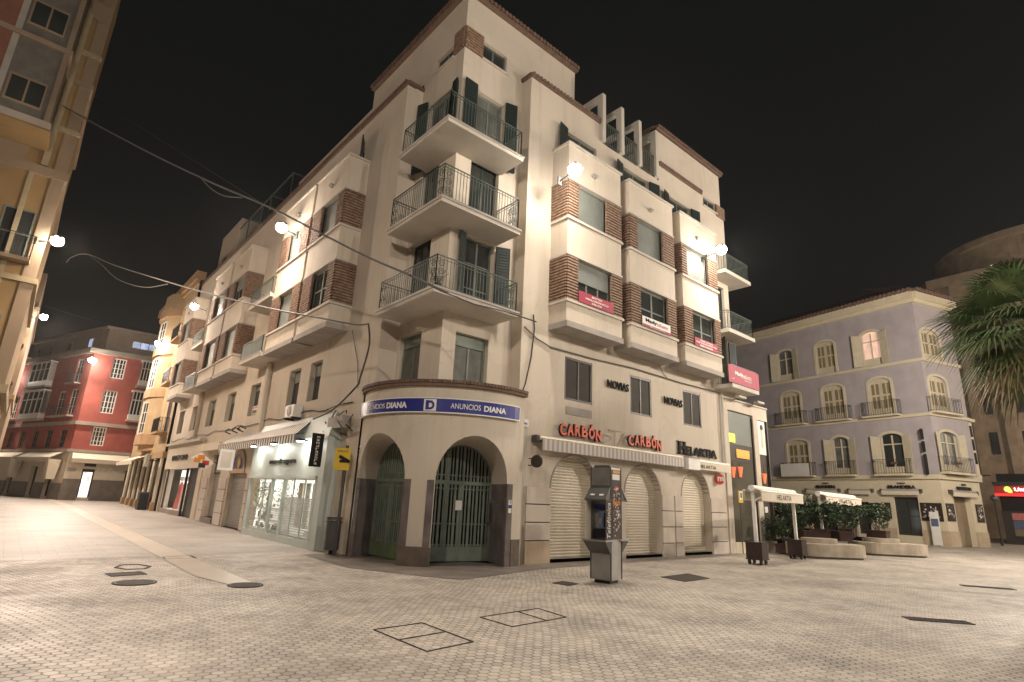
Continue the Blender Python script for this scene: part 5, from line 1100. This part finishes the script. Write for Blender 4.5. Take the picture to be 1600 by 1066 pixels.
# ================================================================== RED HOUSE
Xr,Yr=3.53,60.0; ddx=Vector((-.327,.945))
fA=lambda s,z,tt:(Xr+s,Yr+tt,z)
nB=Vector((ddx.y,-ddx.x)); nB=nB if nB.x>0 else -nB
fB=lambda s,z,tt:(Xr+ddx.x*s+nB.x*tt,Yr+ddx.y*s+nB.y*tt,z)
t=thing('corner_house','brick red corner house with white windows and pale attic at the street end','building',(Xr,Yr,0))
m=MB(); RW=M['redwall']
oA=[(1.45,2.45,10.4,12.2,0,.15),(1.3,2.3,7.3,9.3,0,.15),(1.2,2.15,4.5,6.1,0,.15)]
m.facade(fA,0,14,4.0,12.4,oA,RW)
oB=[(a,a+1.1,4.2,5.8,0,.2) for a in (1.4,4.0,6.6,9.2,11.8)]+[(1.2,2.4,7.0,9.3,0,.2),(3.4,4.6,7.0,9.2,0,.2),(12.6,13.8,7.0,9.2,0,.2),(1.5,2.7,9.9,12.0,0,.2),(14.0,15.2,9.9,12.0,0,.2)]
m.facade(fB,0,16,4.0,12.4,oB,RW)
for z,h,p in ((3.85,.25,.2),(6.15,.3,.12),(12.35,.4,.35)):
    m.fbox(fA,-p,14,z,z+h,-p,.1,M['attic']); m.fbox(fB,0,16,z,z+h,-p,.1,M['attic'])
m.facade(fA,0,14,0,3.85,[(1.15,2.0,.25,2.55,0,.3)],M['canvas']); m.facade(fB,0,16,0,3.85,[(a,a+1.2,.2,2.6,0,.3) for a in (2,5,9.5,13)],M['canvas'])
for a,b in ((0,1.15),(2.0,14)): m.fbox(fA,a,b,0,1.7,-.06,.05,M['stonedark'])
[m.fbox(fB,a,b,0,1.3,-.06,.05,M['stonedark']) for a,b in ((0,2),(3.2,5),(6.2,9.5),(10.7,13),(14.2,16))]
# attic set back
m.prism([fA(.7,0,.9)[:2],fA(14,0,.9)[:2],fA(14,0,9)[:2],fB(15.2,0,9)[:2],fB(15.2,0,.9)[:2]],12.7,15.0,M['attic']); m.prism([fA(.5,0,.7)[:2],fA(14,0,.7)[:2],fA(14,0,9)[:2],fB(15.5,0,9)[:2],fB(15.5,0,.7)[:2]],14.9,15.15,M['attic'])
m.prism([fA(.3,0,.3)[:2],fA(14,0,.3)[:2],fA(14,0,9)[:2],fB(15.9,0,9)[:2],fB(15.9,0,.3)[:2]],.05,12.3,M['interior'])
m.build('wall',t)
fat=lambda s,z,tt:fA(s,z,.9+tt)
window(t,fat,2.6,4.6,13.5,14.2,-.03,M['attic'],M['litblue'],2,0,.06)
fbt=lambda s,z,tt:fB(s,z,.9+tt)
for a in (3,7,11,13.5): window(t,fbt,a,a+.8,13.4,14.3,-.03,M['attic'],M['glass'] if a>3 else M['litblue'],0,0,.06)
for k,(a,b,c_,d,_,_) in enumerate(oA): window(t,fA,a,b,c_,d,.08,M['white'],M['glass'],3 if k<2 else 3,3,.09,lw=.05) 
for a,b,c_,d,_,_ in oB: window(t,fB,a,b,c_,d,.08,M['white'] if c_>6 else M['greyframe'],M['glass'],1,2,.1)
m=MB(); m.fbox(fA,1.15,2.0,.25,2.55,.2,.25,M['litwhite']); m.fbox(fA,1.15,1.25,.25,2.55,.1,.2,M['iron']); m.fbox(fA,1.9,2.0,.25,2.55,.1,.2,M['iron']); m.fbox(fA,1.15,2.0,2.3,2.55,.1,.2,M['iron']); m.build('door',t)
def mirador(fm,a,b,z0,z1):
    m=MB(); m.fbox(fm,a,b,z0-.5,z0,-.5,0,M['white']); m.fbox(fm,a-.1,b+.1,z1,z1+.15,-.6,0,M['white']); m.fbox(fm,a-.1,b+.1,z0-.65,z0-.5,-.6,0,M['attic']); m.fbox(fm,a,b,z0,z1,-.45,0,M['glass'])
    n=4
    for i in range(n+1): x=a+(b-a-.07)*i/n; m.fbox(fm,x,x+.07,z0,z1,-.5,-.44,M['white'])
    m.fbox(fm,a,b,z0+(z1-z0)*.62,z0+(z1-z0)*.66,-.5,-.44,M['white']); m.fbox(fm,a,a+.07,z0,z1,-.46,0,M['white']); m.fbox(fm,b-.07,b,z0,z1,-.46,0,M['white'])
    m.build('glazed_bay',t)
mirador(fA,3.4,4.5,7.4,9.4);mirador(fA,3.6,4.6,10.5,12.2);mirador(fB,6.4,10.6,7.3,9.3);mirador(fB,6.6,10.4,10.3,12.0)
for a,b,z in ((1.0,4.9,6.95),(12.3,14.1,6.95),(1.2,3.0,9.8),(13.7,15.5,9.8)):
    m=MB(); m.fbox(fB,a,b,z-.12,z,-.5,0,M['attic']); bl=m.build('balcony',t); railing([fB(a,0,0)[:2],fB(a,0,-.46)[:2],fB(b,0,-.46)[:2],fB(b,0,0)[:2]],z,.85,M['iron'],.18,.016).build('railing',bl)
m=MB(); m.hexa([fA(.2,3.3,-1.0),fA(9,3.3,-1.0),fA(9,3.85,0),fA(.2,3.85,0),fA(.2,3.35,-1.0),fA(9,3.35,-1.0),fA(9,3.9,0),fA(.2,3.9,0)],M['canvas']); m.fbox(fA,.2,9,3.0,3.33,-1.02,-1.0,M['canvas'])
for a,b in ((.8,7.0),(8.0,15)):
    m.hexa([fB(a,3.3,-1.0),fB(b,3.3,-1.0),fB(b,3.85,0),fB(a,3.85,0),fB(a,3.35,-1.0),fB(b,3.35,-1.0),fB(b,3.9,0),fB(a,3.9,0)],M['canvas']); m.fbox(fB,a,b,3.0,3.33,-1.02,-1.0,M['canvas']); m.hexa([fB(a,1.6,-.9),fB(a+.35,1.6,-.9),fB(a+.35,1.6,-.3),fB(a,1.6,-.3),fB(a,3.2,-1.0),fB(a+.6,3.2,-1.0),fB(a+.6,3.2,-.1),fB(a,3.2,-.1)],M['canvas'])
m.build('shop_awning',t)
m=MB(); m.text('La Tapa',fA,2.1,4.0,2.3,2.75,-.05,.04,M['white'],.03,.3); m.build('lettering',t); m=MB(); m.fbox(fA,4.2,6,1.0,2.6,-.02,.02,M['interior']); m.build('shop_window',t); m=MB(); m.fbox(fA,1.2,2.0,2.75,3.0,-.04,0,M['box']); m.build('sign_plate',t); m=MB(); m.fbox(fA,.1,.7,2.3,2.6,-.04,0,M['edge']); m.build('sign_plate',t)
lamp(Xr-.1,Yr-1.0,11.6,R(-12),'small bright lamp on the near corner of the red house',PW*4.5,(1,.84,.7))
_p=fB(14.5,11.4,-.8); lamp(_p[0],_p[1],11.2,R(-70),'small bright lamp at the far end of the red house',PW*4.5,(1,.84,.7))
# ================================================================== LEFT BUILDINGS
t=thing('tan_building','tall ochre building at the left edge with a grey wooden glazed bay','building',(-.65,26,0))
m=MB(); Y0=26.0; X0=-.75
m.box(-14,X0,Y0,34,0,26,M['ochredim'])
m.box(-14,X0+.12,Y0-.12,34,12.6,12.95,M['tan']); m.box(-14,X0+.1,Y0-.1,34,16.8,17.0,M['tan']); m.box(-14,X0+.12,Y0-.12,34,8.4,8.6,M['canvasdim']); m.box(-14,X0+.15,Y0-.15,34,4.4,4.7,M['canvasdim'])
m.box(X0-.35,X0+.04,Y0-.06,Y0,4.7,26,M['tan']); m.box(X0-.75,X0-.55,Y0-.112,Y0,13,26,M['canvasdim']); m.box(X0-1.0,X0-.85,Y0-.066,Y0,4.8,12.6,M['canvasdim'])
for z in (14.6,18.2): m.box(X0-.55,X0+.1,Y0-.14,Y0,z,z+.18,M['canvasdim'])
m.build('wall',t)
m=MB(); xa,xb=-4.6,-1.55; ya=24.4
GW=M['greywood']
m.box(xa,xb,ya,Y0,13.9,26,GW); m.box(xa-.1,xb+.1,ya-.1,Y0,13.66,13.95,M['attic']); m.box(xa-.14,xb+.14,ya-.14,Y0,13.58,13.66,M['ochredim']); m.box(xa-.1,xb+.1,ya-.1,Y0,16.9,17.1,M['tan'])
m.box(xb-.14,xb+.02,ya-.05,ya+.0,13.95,26,M['tan']); 
for z0,z1 in ((14.3,15.4),(17.5,18.6)):
    m.box(xb-1.35,xb-.3,ya-.03,ya,z0,z1,M['tan'])
    for i in range(2): m.box(xb-1.28+.5*i,xb-.84+.5*i,ya-.05,ya-.03,z0+.1,z1-.1,M['glass'])
m.box(xb-2.6,xb-1.6,ya-.06,ya,14.0,26,M['brownred']); m.box(xb-1.6,xb-1.42,ya-.04,ya,13.95,26,M['edge'])
for i in range(10):
    a0,a1=PI*i/10,PI*(i+1)/10
    m.face([(-2.8,Y0-.05,13.6),(-2.8-.9*math.cos(a0),Y0-.05,13.6-1.3*math.sin(a0)),(-2.8-.9*math.cos(a1),Y0-.05,13.6-1.3*math.sin(a1))],M['tan'])
    m.face([(-1.1,Y0-.16,20.8),(-1.1-.4*math.cos(a0),Y0-.16,20.8-.9*math.sin(a0)),(-1.1-.4*math.cos(a1),Y0-.16,20.8-.9*math.sin(a1))],M['tan'])
m.build('glazed_bay',t)
for x0,x1,z in ((-2.1,-1.2,9.2),(-2.2,-1.3,5.2)):
    fE=lambda s,z_,tt:(s,Y0+tt,z_); window(t,fE,x0,x1,z,z+1.9,-.03,M['greyframe'],M['glass'],1,1); m=MB(); m.box(x0-.2,x1+.2,Y0-.5,Y0,z-.14,z,M['tan']); bl=m.build('balcony',t); railing([(x0-.17,Y0),(x0-.17,Y0-.47),(x1+.17,Y0-.47),(x1+.17,Y0)],z,.85,M['iron'],.14,.014).build('railing',bl)
lamp(-.42,25.7,10.2,PI*.35,'bright lamp on the corner of the tall ochre building at the left',PW*.9,(1,.78,.6))
t=thing('tan_building','narrow tan building behind the tall ochre one, with a lamp near its top','building',(-.3,46,0))
m=MB(); m.box(-12,-.75,46,58,0,14.5,M['tan']); m.box(-12,-.65,45.9,58,11.9,12.2,M['tan']); m.box(-12,-.66,45.9,58,6.2,6.5,M['ochre2']); m.build('wall',t)
for z in (3.2,7.2,9.6): 
    fE=lambda s,z_,tt:(s,46+tt,z_); window(t,fE,-2.0,-1.2,z,z+1.8,-.03,M['greyframe'],M['glass'],1,1); m=MB(); m.box(-2.3,-.9,45.4,46,z-.12,z,M['brownred']); m.build('balcony',t)
lamp(-.35,45.6,11.6,PI*.35,'smaller bright lamp on the tan building beyond the ochre one',PW*3,(1,.8,.64))
t=thing('far_building','distant yellow building closing the street with rows of dark arched windows','building',(-8,98,0))
m=MB(); fY=lambda s,z,tt:(s,98+tt,z)
ops=[(x,x+1.3,z,z+2.6,z+2.0,.3) for x in (-20,-17,-14,-11,-8,-5,-2) for z in (5.2,9.4,13.0)]
m.facade(fY,-24,1.5,0,17,ops,M['ochre']); m.box(-24,1.5,98.4,104,0,17,M['interior'])
for z in (4.4,8.6,12.4,16.8): m.fbox(fY,-24,1.5,z,z+.3,-.4,.1,M['ochre2'])
m.face([(1.5,98,0),(1.5,104,0),(1.5,104,17),(1.5,98,17)],M['ochre'])
m.build('wall',t)
for x,mt in ((-12,'blueled'),(-7.5,'litwhite'),(-3.6,'blueled')):
    m=MB(); m.fbox(fY,x,x+2.6,.4,2.6,-.05,0,M[mt]); m.build('lit_window',t)
m=MB(); m.fbox(fY,-1.0,.6,3.3,4.2,-.6,-.4,M['blueled']); m.build('lit_sign',t)
light((-5,90,10.5),2600,(1,.72,.45))
# ================================================================== WIRES
def ray(px,py):
    f=875.33; a=((px-800)/f,(py-533)/f,1.0); D=((.75052581,.21022698,.62651067),(-.65944575,.17667694,.73069594),(.04292201,-.96155597,.27123389))
    return Vector([sum(a[i]*D[k][i] for i in range(3)) for k in range(3)])
CAM=Vector((0,0,1.65))
def cable(pts,r,label,mat=None,name='overhead_cable'):
    P=[CAM+ray(x,y)*d for x,y,d in pts]; out=[]
    for i in range(len(P)-1):
        p0=P[max(i-1,0)];p1=P[i];p2=P[i+1];p3=P[min(i+2,len(P)-1)]
        for k in range(8):
            u=k/8; out.append(.5*((2*p1)+(p2-p0)*u+(2*p0-5*p1+4*p2-p3)*u*u+(3*p1-p0-3*p2+p3)*u**3))
    out.append(P[-1]); m=MB(); m.tube(out,r,mat or M['cable'],5); solo(m,name,label,'cable',loc=tuple(P[0]))
cable([(-30,92,24),(0,108,23.5),(120,178,21.5),(230,237,19.5),(330,285,17.6),(425,326,16),(560,395,13.8),(640,430,12.7),(700,458,12)],.028,'thick cable sloping from the left building down to the corner balcony')
cable([(314,278,17.9),(330,295,17.6),(350,306,17.2),(378,309,16.8)],.018,'short slack loop hanging under the thick sloping cable',M['cable'])
cable([(146,148,24),(240,212,22),(330,268,20.2),(420,325,18.5)],.014,'thin cable above the thick one, running to the left bays',M['darkcable'])
cable([(104,410,30),(112,402,29.5),(135,397,28.5),(180,415,26),(270,443,22),(330,460,19.5),(420,482,17),(500,497,15.4),(553,507,14.6),(576,506,14.2)],.026,'lower cable crossing the street from the left lamp to the cream facade')
cable([(140,399,28.2),(160,415,27),(185,437,25.6),(225,449,24),(262,444,22.4)],.02,'deep slack loop hanging below the lower street cable')
cable([(70,478,44),(160,505,50),(260,528,58)],.02,'faint far cable near the tan building',M['darkcable'])
cable([(576,506,14.2),(577,540,14.1),(563,590,14.1),(556,605,14.2),(520,640,15.5),(490,655,16.2)],.025,'dark cable running down the wall beside the blue sign to the teal shop',M['darkcable'],'wall_cable')
def wcable(pts,label,r=.022,mat=None):
    m=MB(); m.tube(pts,r,mat or M['cable'],5); solo(m,'wall_cable',label,'cable',loc=tuple(pts[0]))
wcable([fR(10.4,6.5,-.04),fR(10.9,6.25,-.04),fR(11.5,6.1,-.05),fR(13.5,6.12,-.05),fR(15.6,6.2,-.05),fR(18.5,6.17,-.05),fR(21.3,6.23,-.05)],'long cable along the wall under the right bays')
wcable([fR(10.75,6.95,-.04),fR(10.8,6.5,-.05),fR(10.7,5.6,-.05),fR(10.5,4.8,-.06),fR(10.3,4.35,-.08)],'looping dark cable on the wall right of the brick coping',.02,M['darkcable'])
wcable([CAM+ray(x,y)*d for x,y,d in ((640,430,12.66),(690,455,12.35),(740,475,12.9),(790,487,13.6),(838,503,14.6))],'dark cable running under the lowest corner balcony to the right facade',.02,M['darkcable'])
t=thing('air_conditioner','small grey air conditioning unit on the wall above the striped awning','air conditioner',(7.1,20.0,4.1))
m=MB(); m.box(6.98,7.29,19.6,20.4,4.08,4.5,M['white']); m.box(6.95,7.31,19.65,19.7,4.0,4.08,M['iron']); m.box(6.95,7.31,20.3,20.35,4.0,4.08,M['iron']); m.build('casing',t)
m=MB(); m.disc((6.975,20.0,4.29),(1,0,0),.17,.02,M['darksteel'],20); m.build('fan_grille',t)
wcable([fL(y,4.2+.05*math.sin(y*1.7)+.03*math.sin(y*3.1),-.04) for y in [15.6+.6*k for k in range(43)]],'long sagging cable along the cream wall above the left shops',.018,M['darkcable'])
wcable([fL(15.4,4.6,-.03),fL(15.6,5.4,-.03),fL(16.3,6.6,-.03)],'thin cable climbing the cream wall below the nearest left bay',.012,M['cable'])
wcable([fR(17.0,6.9,-.02),fR(17.35,6.35,-.03),fR(17.6,6.2,-.04)],'thin cable dropping between the middle and right bays',.012,M['cable'])
m=MB(); 
for i in range(26): 
    p=Vector((7.1+random.uniform(-.15,.15),15.9+random.uniform(-.5,1.0),3.3+random.uniform(0,.75))); q=p+Vector((random.uniform(-.1,.1),random.uniform(-.35,.35),random.uniform(-.25,.25))); m.bar(p,q,.02,random.choice((M['darkcable'],M['cable'],M['edge'])),5)
m.box(7.0,7.25,15.6,16.6,3.45,3.8,M['edge']); solo(m,'junction_box','tangle of cables and grey junction boxes above the teal shop corner','junction box',loc=(7.1,16,3.5))
# ================================================================== OFF-FRAME LAMPS of the same square (posts with the same lamp heads)
for i,(x,y,z,pw,cl) in enumerate(((-3.0,3.6,11.0,5200,(1,.85,.72)),(6,-9,11.4,6200,(1,.89,.77)),(23,-7,11.4,9000,(1,.89,.77)),(31,2.0,9.5,13000,(1,.87,.74)),(60,-7,11,16000,(1,.84,.66)))):
    light((x,y,z-.12),pw,cl,.25)  # last two are unseen, added to light palm, lavender house, tower and bank
    o=copy_tree(LP); o.location=(x,y,z); o.rotation_euler=(0,0,PI); tag(o,['lamp on a post left of the camera','lamp on a post behind the camera','lamp on a post at the right of the square','unseen lamp added on a post beyond the palm','farthest unseen lamp added on a post, near the dark shop front'][i],'street lamp','street lamps on posts round the square')
    m=MB(); m.bar((x,y-.62,0),(x,y-.62,z),.07,M['darksteel'],10); m.bar((x,y-.62,0),(x,y-.62,.9),.12,M['darksteel'],10); q=m.build('post'); q.parent=o; q.matrix_parent_inverse=Matrix.LocRotScale(o.location,o.rotation_euler.to_quaternion(),None).inverted()
hz=MB(); hz.box(-205,265,-155,305,-1,40,M['hex']); ho=hz.build('halo_volume'); ho.data.materials.clear(); tag(ho,None,None,None,'stuff')  # scattering volume added so lamps get the halo of lens glare
hm=bpy.data.materials.new('lamp_halo_volume'); hm.use_nodes=True; hm.node_tree.nodes.clear(); ou=hm.node_tree.nodes.new('ShaderNodeOutputMaterial'); pv=hm.node_tree.nodes.new('ShaderNodeVolumePrincipled'); pv.inputs['Density'].default_value=HZ; pv.inputs['Color'].default_value=(.9,.9,.9,1); pv.inputs['Anisotropy'].default_value=.6
hm.node_tree.links.new(pv.outputs[0],ou.inputs['Volume']); ho.data.materials.append(hm); ho.visible_shadow=True
# ================================================================== WORLD + CAMERA
wd=bpy.data.worlds.new('World'); sc.world=wd; wd.use_nodes=True; bg=wd.node_tree.nodes['Background']
bg.inputs[0].default_value=(.0048,.0051,.0047,1); bg.inputs[1].default_value=.8
cam=bpy.data.cameras.new('camera'); co=bpy.data.objects.new('camera',cam); COL.objects.link(co)
cam.sensor_width=36; cam.lens=19.695; cam.clip_end=2000; cam.clip_start=.05
x=Vector((.75052581,-.65944575,.04292201)).normalized(); yv=-Vector((.21022698,.17667694,-.96155597)).normalized(); zv=x.cross(yv)
co.matrix_world=Matrix(((x.x,yv.x,zv.x,0),(x.y,yv.y,zv.y,0),(x.z,yv.z,zv.z,1.65),(0,0,0,1)))
sc.camera=co
vs=sc.view_settings; vs.view_transform='Standard'; vs.look='None'; vs.exposure=.52; vs.gamma=1; vs.use_curve_mapping=False
cy=sc.cycles; cy.use_denoising=True; cy.max_bounces=6; cy.diffuse_bounces=3; cy.glossy_bounces=3; cy.sample_clamp_indirect=4; cy.sample_clamp_direct=0
for o in bpy.data.objects:
    if '_o' in o: del o['_o']
